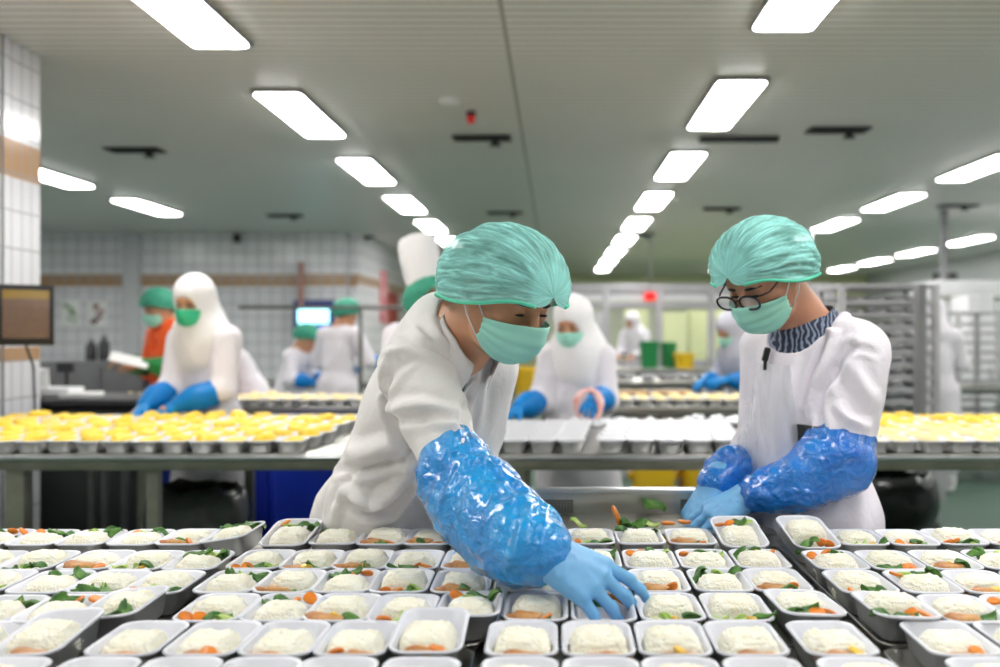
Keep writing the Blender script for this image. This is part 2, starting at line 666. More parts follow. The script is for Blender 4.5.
ORD = ['first', 'second', 'third', 'fourth', 'fifth', 'sixth', 'seventh', 'eighth', 'ninth', 'tenth', 'eleventh', 'twelfth', 'thirteenth', 'fourteenth']
proto_light = make_light()
first = True
light_rows = [(-6.85, 'the outermost left ceiling row', 0.15, 14.0), (-4.95, 'the left ceiling row by the tiled pier', 0.55, 13.0), (-1.775, 'the ceiling row left of centre', 0.3, 18.0),
              (1.14, 'the ceiling row right of centre', 0.0, 25.5), (3.95, 'the second ceiling row from the right wall', 0.1, 25.5), (6.85, 'the ceiling row nearest the right wall', 0.1, 25.5)]
for lx, phrase, dy, ymax in light_rows:
    k = 0
    y = -0.53 + dy - 2.43 * 0
    while y < ymax:
        o = proto_light if first else copy_tree(proto_light)
        first = False
        o.location = (lx, y, CEIL)
        seen = y > 3.5
        if seen:
            o['label'] = 'glowing light panel, %s from the front in %s' % (ORD[min(k, 13)], phrase)
            k += 1
        else:
            o['label'] = 'light panel near the camera end of ' + phrase
        y += 2.43

# ceiling vents, smoke detectors, a red call lamp
def make_diffuser():
    r = empty('ceiling_vent', (0, 0, CEIL), 'vent', 'vent', 'ceiling vents')
    mb = MB()
    mb.box((0, 0, -0.012), (0.46, 0.22, 0.014), bev=0.004)
    mb.build('vent_frame', M_dark, r)
    s = MB()
    for k in range(5):
        s.box((0, -0.08 + 0.04 * k, -0.016), (0.40, 0.026, 0.004), rot=Matrix.Rotation(0.5, 3, 'X'))
    s.build('louvre', M_black, r)
    n = MB().tube([(0.1, 0.05, 0), (0.1, 0.05, -0.05)], 0.03, 10)
    n.tube([(0.1, 0.05, -0.05), (0.1, 0.05, -0.06)], 0.05, 10)
    n.build('sprinkler', M_dark, r)
    return r


pv = make_diffuser()
vents = [((135, 149), 'small dark ceiling vent between the left pier and the light rows'), ((482, 137), 'dark ceiling vent behind the red call lamp'),
         ((838, 129), 'dark ceiling vent right of the long slot vent'), ((505, 212), 'dark ceiling vent above the bent-over worker'),
         ((722, 208), 'dark ceiling vent above the worker in glasses'), ((958, 205), 'dark ceiling vent near the right side of the ceiling'),
         ((285, 215), 'dark ceiling vent in front of the tiled back wall'), ((360, 236), 'dark ceiling vent beside the tiled back block'),
         ((640, 234), 'faint dark ceiling vent above the glass partition')]
for i, ((px, py), lab) in enumerate(vents):
    o = pv if i == 0 else copy_tree(pv)
    d = 1550.0 / (CY - py)
    o.location = ((px - CX) / FPX * d, d, CEIL)
    o['label'] = lab
d = 1550.0 / (333 - 137)
v = empty('slot_vent', ((739 - CX) / FPX * d, d, CEIL), 'long dark slot vent in the ceiling beside the right light row', 'vent')
MB().box((0, 0, -0.02), (0.62, 0.1, 0.04), bev=0.006).build('slot_frame', M_dark, v)
MB().box((0, 0.06, -0.012), (0.64, 0.04, 0.024), bev=0.004).build('white_edge', M_white, v)
d = 1550.0 / (333 - 100)
o = MB().lathe([(0.0, -0.03), (0.05, -0.03), (0.065, -0.018), (0.07, 0.0)], 24).build('smoke_detector', M_white, None, ((450 - CX) / FPX * d, d, CEIL))
tag(o, 'small round white smoke detector on the ceiling in front of the red lamp', 'smoke detector')
d = 1550.0 / (333 - 112)
a = empty('call_lamp', ((471 - CX) / FPX * d, d, CEIL), 'small red lamp on the ceiling beside the white smoke detector', 'lamp')
MB().lathe([(0.0, -0.03), (0.036, -0.03), (0.036, 0.0)], 16).build('base', M_black, a)
MB().lathe([(0.0, -0.085), (0.02, -0.08), (0.03, -0.06), (0.03, -0.03)], 16).build('lamp_dome', mat('red_plastic', srgb(190, 30, 30), rough=0.3, emit=srgb(255, 40, 30), emit_s=0.15), a)
# ------------------------------------------------------------------ trays of food
M_tray_in = mat('tray_lacquer', srgb(226, 226, 234), rough=0.35, var=0.04, var_scale=30, spec=0.5)
M_tray_out = mat('tray_foil', srgb(206, 207, 210), rough=0.38, metal=0.6, bump=0.1, bump_scale=120)


def rice_mat():
    m, nt, b = nodes_of('cooked_rice')
    vec = add_coord(nt, (1, 1, 1))
    vo = nt.nodes.new('ShaderNodeTexVoronoi')
    vo.inputs['Scale'].default_value = 240.0
    vo.inputs['Randomness'].default_value = 1.0
    nt.links.new(vec, vo.inputs['Vector'])
    n = noise_node(nt, vec, 60, 3)
    c = mix_col(nt, ramp(nt, n, 0.3, 0.7), srgb(244, 237, 214), srgb(251, 247, 233))
    nt.links.new(c, b.inputs['Base Color'])
    b.inputs['Roughness'].default_value = 0.5
    b.inputs['Subsurface Weight'].default_value = 0.3
    b.inputs['Subsurface Radius'].default_value = (1.0, 0.9, 0.7)
    b.inputs['Subsurface Scale'].default_value = 0.004
    bump_node(nt, b, vo.outputs['Distance'], 0.6, 0.0025)
    return m


M_rice = rice_mat()
M_carrot = mat('cooked_carrot', srgb(240, 140, 40), rough=0.35, var=0.25, var_scale=40, sss=0.2, sss_r=(1, 0.5, 0.1))
M_leaf = mat('dark_leaf', srgb(44, 92, 36), rough=0.4, col2=srgb(92, 140, 52), var_scale=45, bump=0.3, bump_scale=90)
M_lettuce = mat('light_leaf', srgb(150, 190, 70), rough=0.4, col2=srgb(206, 222, 140), var_scale=40, bump=0.3, bump_scale=80)
M_meat = mat('braised_meat', srgb(176, 112, 62), rough=0.35, col2=srgb(214, 160, 98), var_scale=50, bump=0.4, bump_scale=120)
M_yolk = mat('yellow_pepper', srgb(246, 200, 70), rough=0.35, var=0.2, var_scale=40)
M_egg = mat('scrambled_egg', srgb(252, 204, 30), rough=0.45, col2=srgb(255, 222, 84), var_scale=40, bump=0.4, bump_scale=90)
M_potato = mat('pale_mash', srgb(250, 232, 180), rough=0.5, col2=srgb(252, 226, 150), var_scale=40, bump=0.4, bump_scale=90)
M_foil = mat('foil_lid', srgb(216, 216, 222), rough=0.45, metal=0.25, var=0.06, var_scale=12, bump=0.35, bump_scale=22, bump_dist=0.01)

TW, TD, TH = 0.106, 0.168, 0.044


def tray_mesh(w=TW, d=TD, h=TH, n=5):
    mb = MB()
    r = 0.024
    fl = 0.004
    # outside wall up, rim roll, inside wall down
    loops = [(rloop(w - 0.034, d - 0.034, r * 0.6, n), 0.0), (rloop(w - 0.026, d - 0.026, r * 0.8, n), 0.004),
             (rloop(w - 0.010, d - 0.010, r, n), h - 0.004), (rloop(w, d, r + 0.003, n), h - 0.003), (rloop(w + 0.001, d + 0.001, r + 0.003, n), h),
             (rloop(w - 0.003, d - 0.003, r + 0.002, n), h + 0.002), (rloop(w - 0.012, d - 0.012, r, n), h - 0.001),
             (rloop(w - 0.028, d - 0.028, r * 0.8, n), 0.007), (rloop(w - 0.036, d - 0.036, r * 0.6, n), 0.004)]
    mis = [1, 1, 1, 0, 0, 0, 0, 0]
    loft(mb, loops, mis=mis)
    k = len(loops[0][0])
    mb.f.append(tuple(range(k - 1, -1, -1))); mb.m.append(1)
    L = (len(loops) - 1) * k
    mb.f.append(tuple(L + i for i in range(k))); mb.m.append(0)
    return mb.mesh('meal_tray', [M_tray_in, M_tray_out], smooth='all')


TRAY_ME = tray_mesh()
TRAY_SMALL = tray_mesh(0.104, 0.165, 0.045, 2)


def rice_mesh(seed, w, d, h, nu=44, nv=30):
    """a scooped loaf of rice with single grains standing out"""
    vs, fs = [], []
    rr = random.Random(seed)
    for j in range(nv):
        v = math.pi / 2 * (1 - j / (nv - 1) * 1.12)      # from the top past the equator
        for i in range(nu):
            u = 2 * math.pi * i / nu
            e1, e2 = 0.46, 0.46
            cu, su, cv, sv = math.cos(u), math.sin(u), math.cos(v), math.sin(v)
            p = lambda x, e: math.copysign(abs(x) ** e, x)
            vs.append((w / 2 * p(cv, e1) * p(cu, e2), d / 2 * p(cv, e1) * p(su, e2), h * p(sv, 0.75)))
    V = np.array(vs)
    N = V / np.array([w / 2, d / 2, h])
    N /= np.linalg.norm(N, axis=1)[:, None] + 1e-9
    g = (vnoise(V * 190 + seed * 9.1) - 0.5) * 0.0040 + (vnoise(V * 400 + seed * 5.1) - 0.5) * 0.0034 + (vnoise(V * 38 + seed * 3.7) - 0.5) * 0.005
    V = V + N * g[:, None]
    V[:nu] = V[:nu].mean(0)
    for j in range(nv - 1):
        for i in range(nu):
            k = (i + 1) % nu
            fs.append((j * nu + i, (j + 1) * nu + i, (j + 1) * nu + k, j * nu + k))
    V[:, 2] = np.maximum(V[:, 2], 0.0)
    V[:, :2] *= (0.84 + 0.16 * np.clip(V[:, 2] / 0.024, 0, 1))[:, None]
    me = np_mesh('rice_mound', V, np.array(fs), M_rice)
    me.shade_smooth()
    return me


RICE_ME = [rice_mesh(s, 0.084 + 0.003 * (s % 3), 0.078 + 0.006 * (s % 2), 0.048 + 0.003 * (s % 3)) for s in range(5)]
RICE_BIG = [rice_mesh(20 + s, 0.085 + 0.002 * (s % 3), 0.098 + 0.004 * (s % 2), 0.049 + 0.003 * (s % 3), 64, 42) for s in range(4)]


def lump_mesh(name, seed, size, m, wrinkle=0.35, nu=14, nv=9):
    vs, fs = [], []
    for j in range(nv):
        v = math.pi * (j / (nv - 1)) - math.pi / 2
        for i in range(nu):
            u = 2 * math.pi * i / nu
            vs.append((math.cos(v) * math.cos(u), math.cos(v) * math.sin(u), math.sin(v)))
    V = np.array(vs)
    g = 1 + (vnoise(V * 1.7 + seed * 7.3) - 0.5) * 2 * wrinkle + (vnoise(V * 4 + seed * 3.3) - 0.5) * wrinkle
    V = V * g[:, None] * np.array(size) / 2
    for j in range(nv - 1):
        for i in range(nu):
            k = (i + 1) % nu
            fs.append((j * nu + i, j * nu + k, (j + 1) * nu + k, (j + 1) * nu + i))
    me = np_mesh(name, V, np.array(fs), m)
    me.shade_smooth()
    return me


def leaf_mesh(name, seed, L, W, m, nu=12, nv=9):
    """a wilted, crumpled leaf with thickness"""
    rr = random.Random(seed)
    V, F = [], []
    for side in (1, -1):
        for j in range(nv):
            t = j / (nv - 1)
            w = W * (math.sin(math.pi * min(1, t * 0.93 + 0.05)) ** 0.7)
            for i in range(nu):
                s = i / (nu - 1) * 2 - 1
                x = (t - 0.5) * L
                y = s * w / 2
                z = 0.35 * W * (math.sin(s * 5 + t * 7 + seed) * 0.35 + 0.5 * math.sin(t * 6 + seed * 2)) - 0.25 * W * s * s + side * 0.0009
                V.append((x, y, z))
    n = nu * nv
    for j in range(nv - 1):
        for i in range(nu - 1):
            a = j * nu + i
            F.append((a, a + 1, a + nu + 1, a + nu))
            F.append((n + a, n + a + nu, n + a + nu + 1, n + a + 1))
    for j in range(nv - 1):
        for i in (0, nu - 1):
            a = j * nu + i
            F.append((a, a + nu, n + a + nu, n + a))
    me = np_mesh(name, np.array(V), np.array(F), m)
    me.shade_smooth()
    return me


def slice_mesh(name, seed, r, t, m, n=11):
    """an uneven cut slice with rounded edges"""
    rr = random.Random(seed)
    ra = [r * rr.uniform(0.72, 1.15) for _ in range(n)]
    ra = [(ra[i - 1] + 2 * ra[i] + ra[(i + 1) % n]) / 4 for i in range(n)]
    sx = rr.uniform(1.0, 1.5)
    lp = lambda k: [(ra[i] * k * sx * math.cos(2 * math.pi * i / n), ra[i] * k * math.sin(2 * math.pi * i / n)) for i in range(n)]
    mb = MB()
    loft(mb, [(lp(0.80), -t / 2), (lp(1.0), -t * 0.25), (lp(1.0), t * 0.25), (lp(0.86), t / 2)], cap_first=True, cap_last=True)
    me = mb.mesh(name, m, smooth=True)
    for v in me.vertices:
        v.co.z += 14.0 * (v.co.x ** 2) * (1 if seed % 2 else -1) * 0.5
    return me


CARROT_ME = [slice_mesh('carrot_piece', s, 0.0115, 0.0055, M_carrot) for s in range(5)]
YOLK_ME = [slice_mesh('pepper_piece', 19 + s, 0.009, 0.006, M_yolk) for s in range(3)]
MEAT_ME = [lump_mesh('meat_piece', 40 + s, (0.068, 0.024, 0.018), M_meat, 0.3) for s in range(3)]
LEAF_ME = [leaf_mesh('spinach_leaf', s * 1.7, 0.048, 0.026, M_leaf) for s in range(5)]
LETT_ME = [leaf_mesh('lettuce_piece', 5 + s * 1.3, 0.034, 0.016, M_lettuce) for s in range(3)]
VEG = {'carrot': (CARROT_ME, 'carrot_piece', 'orange cooked carrot piece', 'carrot'), 'pepper': (YOLK_ME, 'pepper_piece', 'yellow vegetable piece', 'vegetable'),
       'meat': (MEAT_ME, 'meat_piece', 'brown piece of meat', 'meat'), 'leaf': (LEAF_ME, 'spinach_leaf', 'dark green wilted leaf', 'leaf'),
       'lettuce': (LETT_ME, 'lettuce_piece', 'light green vegetable piece', 'vegetable')}

# ------------------------------------------------------------------ front packing table
TBZ = 0.845           # worktop
t1 = empty('packing_table', (0, 1.7, 0), 'long stainless steel packing table in the foreground under the meal trays', 'table')
MB().box((-0.1, -0.0, TBZ - 0.02), (3.6, 1.36, 0.04), bev=0.008).build('worktop', M_steel, t1)
for sx in (-1.75, -0.55, 0.65, 1.55):
    for sy in (-0.62, 0.6):
        MB().box((sx, sy, (TBZ - 0.04) / 2), (0.045, 0.045, TBZ - 0.04), bev=0.006).build('leg', M_steel_olive, t1)
MB().box((-0.1, 0.62, 0.25), (3.3, 0.03, 0.03), bev=0.005).box((-0.1, -0.62, 0.25), (3.3, 0.03, 0.03), bev=0.005).build('stretcher', M_steel_olive, t1)


def pan_mesh(w, d, h=0.016):
    mb = MB()
    r = 0.03
    loops = [(rloop(w - 0.02, d - 0.02, r, 5), 0.0), (rloop(w - 0.006, d - 0.006, r, 5), h - 0.002), (rloop(w, d, r, 5), h), (rloop(w - 0.004, d - 0.004, r, 5), h + 0.002),
             (rloop(w - 0.016, d - 0.016, r, 5), h - 0.002), (rloop(w - 0.028, d - 0.028, r * 0.8, 5), 0.003)]
    loft(mb, loops, cap_first=True, cap_last=True)
    return mb.mesh('sheet_pan', M_steel, smooth='all')


# blocks: name phrase, column centres (metres), rear/front lines of each tray row
BLOCKS = [
    ('far left', [-1.25, -1.145, -1.037, -0.925, -0.82, -0.715], -0.01),
    ('middle left', [-0.592, -0.487, -0.383, -0.28, -0.172], -0.005),
    ('middle right', [-0.032, 0.08, 0.19, 0.302, 0.412], 0.0),
    ('far right', [0.562, 0.675, 0.785, 0.895, 1.003], -0.01),
]
REAR = [2.335, 2.11, 1.935, 1.755]
ROWN = ['back row', 'second row', 'third row', 'fourth row']
NEAR = [('far left', [-0.985, -0.868, -0.752, -0.625]), ('middle left', [-0.512, -0.403, -0.297, -0.185]),
        ('middle right', [-0.048, 0.062, 0.173, 0.283, 0.412]), ('far right', [0.592, 0.705, 0.815])]
NROWN = ['fifth row', 'front row']
# sheet pans under the trays
PAN_SPECS = [('far left', -0.985, 0.70, 'back'), ('middle left', -0.382, 0.535, 'back'), ('middle right', 0.19, 0.57, 'back'), ('far right', 0.8, 0.58, 'back')]
for nm, cx, w, _ in PAN_SPECS:
    o = link('sheet_pan', pan_mesh(w, 0.80), None, (cx, 1.96, TBZ))
    tag(o, 'flat steel sheet pan under the %s block of meal trays at the back' % nm, 'sheet pan', 'steel sheet pans')
for nm, cx, w in (('far left', -0.85, 0.60), ('middle left', -0.35, 0.46), ('middle right', 0.185, 0.575), ('far right', 0.80, 0.60)):
    o = link('sheet_pan', pan_mesh(w, 0.50), None, (cx, 1.30, TBZ))
    tag(o, 'flat steel sheet pan under the %s block of meal trays at the near edge' % nm, 'sheet pan', 'steel sheet pans')
PZ = TBZ + 0.004
TRAY_COUNT = 0


def veg_at(kind, tray_phrase, loc, rot, k):
    mes, nm, lab, cat = VEG[kind]
    o = link(nm, mes[k % len(mes)], None, loc)
    o.rotation_euler = rot
    tag(o, '%s in %s' % (lab, tray_phrase), cat, 'food pieces in the front trays')
    return o


def meal(cx, cy, phrase, seed, big=False, tilt=None, lift=0.0, skew=0.0, veg=None, scale=1.0, rice=True):
    """one meal tray with its rice and vegetables resting in it"""
    rr = random.Random(seed)
    M = Matrix.Translation((cx, cy, PZ + lift)) @ Matrix.Rotation(skew, 4, 'Z')
    if tilt:
        M = M @ Matrix.Rotation(tilt[0], 4, 'X') @ Matrix.Rotation(tilt[1], 4, 'Y')
    tr = link('meal_tray', TRAY_ME)
    tr.matrix_world = M
    tag(tr, 'grey meal tray, ' + phrase, 'meal tray', 'meal trays on the packing table')
    me = rr.choice(RICE_BIG if big else RICE_ME)
    front = rr.random() < 0.5
    fy = -0.012 if not big else -0.016
    if veg is None:
        veg = []
        pool = rr.choice([['leaf', 'leaf', 'carrot', 'carrot'], ['carrot', 'lettuce', 'leaf', 'leaf'], ['lettuce', 'lettuce', 'pepper', 'leaf'], ['leaf', 'leaf', 'lettuce', 'leaf'], ['carrot', 'carrot', 'leaf', 'lettuce'], ['meat', 'leaf', 'carrot'], ['meat', 'pepper', 'leaf']])
        front = front or 'meat' in pool
        side = 1
        for i, kd in enumerate(pool):
            veg.append((kd, (rr.uniform(-0.006, 0.006) + (i - (len(pool) - 1) / 2) * 0.021, (-0.050 if front else 0.046) + rr.uniform(-0.006, 0.006), rr.uniform(0.036, 0.043) if front else rr.uniform(0.040, 0.048))))
        fy = 0.010 if front else -0.012
    if rice:
        rc = link('rice_mound', me)
        rc.matrix_world = M @ Matrix.Translation((rr.uniform(-0.003, 0.003), fy, 0.0055)) @ Matrix.Rotation(rr.choice((0, math.pi)) + rr.uniform(-0.06, 0.06), 4, 'Z')
        tag(rc, 'white rice mound in meal tray, ' + phrase, 'rice', 'rice portions')
    for i, (kd, p) in enumerate(veg):
        q = M @ Vector(p)
        e = (rr.uniform(-0.9, 0.9), rr.uniform(-0.7, 0.7), rr.uniform(-0.9, 0.9) + (math.pi if rr.random() < 0.5 else 0))
        o = veg_at(kd, 'meal tray, ' + phrase, q, e, rr.randrange(9))
        if kd == 'meat':
            o.rotation_euler = (0, 0, rr.uniform(-0.1, 0.1))
    return tr


TILTS = {  # trays the photo shows lifted on a neighbour's rim: (block, row, column): (pitch, roll, lift, skew)
    (0, 0, 5): ((0.02, -0.16), 0.012, -0.05), (1, 0, 0): ((0.16, -0.02), 0.012, -0.04), (2, 0, 4): ((0.22, 0.0), 0.014, 0.06),
    (3, 0, 0): ((0.24, 0.02), 0.016, 0.10), (0, 3, 5): ((0.03, -0.10), 0.010, -0.02), (2, 3, 4): ((-0.02, 0.04), 0.008, 0.03), (1, 3, 4): ((-0.03, -0.03), 0.006, 0.0),
    (3, 3, 0): ((-0.02, 0.04), 0.007, 0.02)}
for bi, (bn, cols, dy) in enumerate(BLOCKS):
    for ri, rear in enumerate(REAR):
        for ci, cx in enumerate(cols):
            sd = 1000 + bi * 100 + ri * 10 + ci
            rr = random.Random(sd)
            if bi in (0, 3):
                sgn = 1
            phrase = '%s from left, %s, %s block' % (ORD[ci], ROWN[ri], bn)
            t = TILTS.get((bi, ri, ci))
            x = cx + rr.uniform(-0.002, 0.002) + (0.03 if (bi == 1 and ri == 3) else 0)
            y = rear - TD / 2 + dy + rr.uniform(-0.004, 0.004)
            if t:
                meal(x, y, phrase, sd, tilt=t[0], lift=t[1], skew=t[2])
            else:
                meal(x, y, phrase, sd, skew=rr.uniform(-0.015, 0.015), rice=(bi, ri, ci) != (2, 3, 1))
NT = {(0, 0, 2): ((0.12, -0.06), 0.012, -0.03), (1, 0, 3): ((0.10, 0.0), 0.014, 0.0), (0, 0, 3): ((0.0, 0.0), 0.0, 0.0)}
for bi, (bn, cols) in enumerate(NEAR):
    for ri, rear in enumerate((1.585, 1.408)):
        for ci, cx in enumerate(cols):
            sd = 3000 + bi * 100 + ri * 10 + ci
            rr = random.Random(sd)
            phrase = '%s from left, %s, %s block' % (ORD[ci], NROWN[ri], bn)
            t = NT.get((bi, ri, ci))
            kd = rr.choice(['meat', 'meat', 'pepper', 'carrot'])
            vg = [('meat', (rr.uniform(-0.01, 0.01), -0.065, 0.035))]
            if rr.random() < 0.45:
                vg.append((kd if kd != 'meat' else 'pepper', (rr.uniform(-0.02, 0.025), -0.066, 0.043)))
            x, y = cx + rr.uniform(-0.002, 0.002), rear - TD / 2
            if t and ri == 0:
                meal(x, y, phrase, sd, big=True, tilt=t[0], lift=t[1], skew=t[2], veg=vg)
            else:
                meal(x, y, phrase, sd, big=True, skew=rr.uniform(-0.015, 0.015), veg=vg)

# ------------------------------------------------------------------ the steel scrap trough behind the trays, with loose vegetables
tg = empty('scrap_trough', (0.17, 2.52, 0), 'stainless steel trough with perforated panels behind the middle trays', 'trough')
X0, X1 = -0.42, 0.36
MB().raw([(X0, -0.14, 0.872), (X1, -0.14, 0.872), (X1, 0.05, 0.885), (X0, 0.05, 0.885), (X0, -0.14, 0.866), (X1, -0.14, 0.866), (X1, 0.05, 0.879), (X0, 0.05, 0.879)],
         [(0, 1, 2, 3), (7, 6, 5, 4), (0, 4, 5, 1), (3, 2, 6, 7), (0, 3, 7, 4), (1, 5, 6, 2)]).build('trough_floor', M_steel, tg, smooth=False)
MB().box(((X0 + X1) / 2, 0.056, 0.905), (X1 - X0, 0.012, 0.066), bev=0.003).build('splash_plate', M_steel, tg)
MB().box(((X0 + X1) / 2, 0.072, 0.942), (X1 - X0 + 0.01, 0.05, 0.012), bev=0.004).build('rim', M_aluminium, tg)
for lx in (X0 + 0.03, X1 - 0.03):
    MB().box((lx, 0.1, 0.465), (0.04, 0.04, 0.93), bev=0.005).build('leg', M_steel_olive, tg)


def perforated(cx):
    mb = MB()
    mb.box((cx, 0.0488, 0.905), (0.095, 0.003, 0.036), bev=0.001)
    p = mb.build('perforated_panel', M_steel_dark, tg)
    h = MB()
    for i in range(12):
        for j in range(5):
            h.tube([(cx - 0.042 + i * 0.0076, 0.0476, 0.891 + j * 0.007), (cx - 0.042 + i * 0.0076, 0.0466, 0.891 + j * 0.007)], 0.0022, 6)
    h.build('holes', M_dark, p)


perforated(-0.17)
perforated(-0.285)
perforated(0.20)
for k, (px, py, kd, rot) in enumerate([(617, 516, 'carrot', (0.3, 1.2, 0.2)), (650, 523, 'lettuce', (0, 0, 0.1)), (668, 523, 'carrot', (0, 0, 0.0)), (640, 522, 'leaf', (0.2, 0, 0.4)),
                                       (579, 522, 'lettuce', (0, 0.4, 0)), (557, 516, 'carrot', (0, 0.8, 0)), (655, 503, 'leaf', (0.5, 0.4, -0.3)), (628, 522, 'leaf', (0.1, 0.3, 0.9)), (684, 522, 'carrot', (0, 0.1, 0.4))]):
    p = at(px, py, 2.40 if py > 510 else 2.52)
    mes, nm, lab, cat = VEG[kd]
    o = link(nm, mes[k % len(mes)], None, p)
    o.rotation_euler = rot
    o.scale = (2.0, 2.0, 1.6) if kd == 'carrot' and k == 0 else (1.3, 1.3, 1.3)
    wh = {0: 'largest loose carrot standing up', 1: 'pale green scrap', 2: 'orange strip', 3: 'small leaf beside the big loose carrot', 4: 'pale green scrap nearest the blue sleeve', 5: 'small carrot nearest the blue sleeve', 6: 'dark leaf on the back plate', 7: 'small dark leaf touching the big carrot', 8: 'orange strip nearest the gloved hand'}[k]
    tag(o, '%s in the steel trough' % wh, cat, 'loose scraps in the trough')

# ------------------------------------------------------------------ second counter with egg trays and lidded trays
T2Z, T2Y0, T2Y1 = 0.90, 3.72, 5.02
t2 = empty('counter', (0, 4.37, 0), 'long steel counter across the hall loaded with egg trays and lidded trays', 'counter')
MB().box((-0.4, 0, T2Z - 0.015), (7.2, 1.32, 0.03), bev=0.006).build('worktop', M_steel, t2)
MB().box((-0.4, -0.65, T2Z - 0.042), (7.2, 0.02, 0.036), bev=0.004).build('front_rail', M_steel_olive, t2)
MB().box((-0.4, -0.672, T2Z - 0.012), (7.2, 0.03, 0.012), bev=0.004).build('front_lip', M_aluminium, t2)
for lx, w in ((-2.02, 0.07), (-1.51, 0.045), (-0.14, 0.045), (2.45, 0.05), (-3.4, 0.05), (3.0, 0.05)):
    for sy in (-0.6, 0.58):
        MB().box((lx, sy, (T2Z - 0.03) / 2), (w, w, T2Z - 0.03), bev=0.006).build('leg', M_steel_olive, t2)
MB().box((-0.4, 0.58, 0.22), (6.6, 0.03, 0.03), bev=0.005).build('stretcher', M_steel_olive, t2)


def filling_mesh(seed, m, name):
    mb = lump_mesh(name, seed, (0.094, 0.146, 0.062), m, 0.25, 16, 10)
    co = np.empty(len(mb.vertices) * 3, np.float32)
    mb.vertices.foreach_get('co', co)
    co = co.reshape(-1, 3)
    co[:, 2] = np.maximum(co[:, 2] + 0.024, 0.0)
    co[:, 0] = np.clip(co[:, 0] * (0.62 + 0.38 * np.clip(co[:, 2] / 0.040, 0, 1)), -0.043, 0.043)
    co[:, 1] = np.clip(co[:, 1] * (0.66 + 0.34 * np.clip(co[:, 2] / 0.040, 0, 1)), -0.068, 0.068)
    mb.vertices.foreach_set('co', co.ravel())
    mb.update()
    return mb


EGG_ME = [filling_mesh(60 + s, M_egg, 'egg_portion') for s in range(4)]
MASH_ME = [filling_mesh(70 + s, M_potato, 'mash_portion') for s in range(3)]
LID_ME = None


def lid_mesh():
    mb = MB()
    w, d = 0.104, 0.165
    loft(mb, [(rloop(w, d, 0.022, 2), 0.0), (rloop(w + 0.004, d + 0.004, 0.024, 2), 0.003), (rloop(w - 0.004, d - 0.004, 0.02, 2), 0.006), (rloop(w - 0.02, d - 0.02, 0.016, 2), 0.005)], cap_first=True, cap_last=True)
    return mb.mesh('foil_lid', M_foil, smooth=True)


LID_ME = lid_mesh()


def egg_tray(x, y, z, phrase, rr, fill, group, mats='yellow egg', skew=0.0):
    t = link('food_tray', TRAY_SMALL, None, (x, y, z))
    t.rotation_euler = (0, 0, rr.uniform(-0.03, 0.03) + skew)
    tag(t, 'silver food tray, ' + phrase, 'food tray', group)
    e = link('egg_portion' if fill is EGG_ME else 'mash_portion', rr.choice(fill), None, (x, y, z + 0.005))
    e.rotation_euler = (0, 0, rr.choice((0, math.pi)) + rr.uniform(-0.1, 0.1))
    e.scale = (1, 1, rr.uniform(0.85, 1.25))
    tag(e, '%s portion in food tray, %s' % (mats, phrase), 'egg' if fill is EGG_ME else 'mash', group + ' fillings')


rr = random.Random(5)
ROW7 = ['front row', 'second row', 'third row', 'fourth row', 'fifth row', 'sixth row', 'seventh row']
for j in range(7):
    y = T2Y0 + 0.095 + j * 0.176
    n = 0
    for i in range(16):
        x = -2.62 + i * 0.108 + (j % 3) * 0.015
        if x > -0.58 or (x / y) * 1000 + CX < -25:
            continue
        egg_tray(x, y + rr.uniform(-0.006, 0.006), T2Z, '%s from left, %s, long left egg block' % (ORD[min(n, 13)], ROW7[j]), rr, EGG_ME, 'egg trays on the counter left')
        n += 1
    n = 0
    for i in range(12):
        x = 1.10 + i * 0.108 + j * 0.01
        if (x / y) * 1000 + CX > 1025:
            continue
        pale = j < 3
        egg_tray(x, y + rr.uniform(-0.006, 0.006), T2Z, '%s from left, %s, right egg block' % (ORD[n], ROW7[j]), rr, MASH_ME if pale else EGG_ME, 'egg trays on the counter right', 'pale yellow' if pale else 'yellow egg')
        n += 1
for bx, cnt, nm in ((-0.375, 5, 'left'), (0.215, 5, 'right')):
    for j in range(5):
        y = T2Y0 + 0.095 + j * 0.172
        for i in range(cnt):
            x = bx + i * 0.109 + (0.02 * j if nm == 'right' else 0.012 * j)
            z = T2Z
            ph = '%s from left, %s, %s lidded block' % (ORD[i], ROW7[j], nm)
            t = link('food_tray', TRAY_SMALL, None, (x, y, z))
            tag(t, 'silver food tray under a white lid, ' + ph, 'food tray', 'lidded trays on the counter')
            l = link('foil_lid', LID_ME, None, (x, y, z + 0.0462))
            tag(l, 'flat white foil lid on the tray, ' + ph, 'lid', 'white foil lids')
M_crumple = mat('crumpled_foil', srgb(226, 228, 232), rough=0.28, metal=0.8, bump=0.9, bump_scale=30, bump_dist=0.02)
# loose crumpled lids behind the lidded trays
for k in range(11):
    p = Vector((0.16 + 0.10 * k * 0.75 + rr.uniform(-0.02, 0.02), 4.72 + rr.uniform(-0.04, 0.12), T2Z))
    me = lump_mesh('crumpled_lid', 90 + k, (0.11, 0.09, 0.05), M_crumple, 0.55, 16, 10)
    o = link('crumpled_lid', me, None, p + Vector((0, 0, 0.022)))
    tag(o, 'crumpled white foil lid, %s from the left of the loose lids behind the lidded trays' % ORD[k], 'lid', 'crumpled loose lids')

# counters further back with pale trays
M_card = mat('cardboard', srgb(196, 160, 116), rough=0.7, var=0.12, var_scale=12)


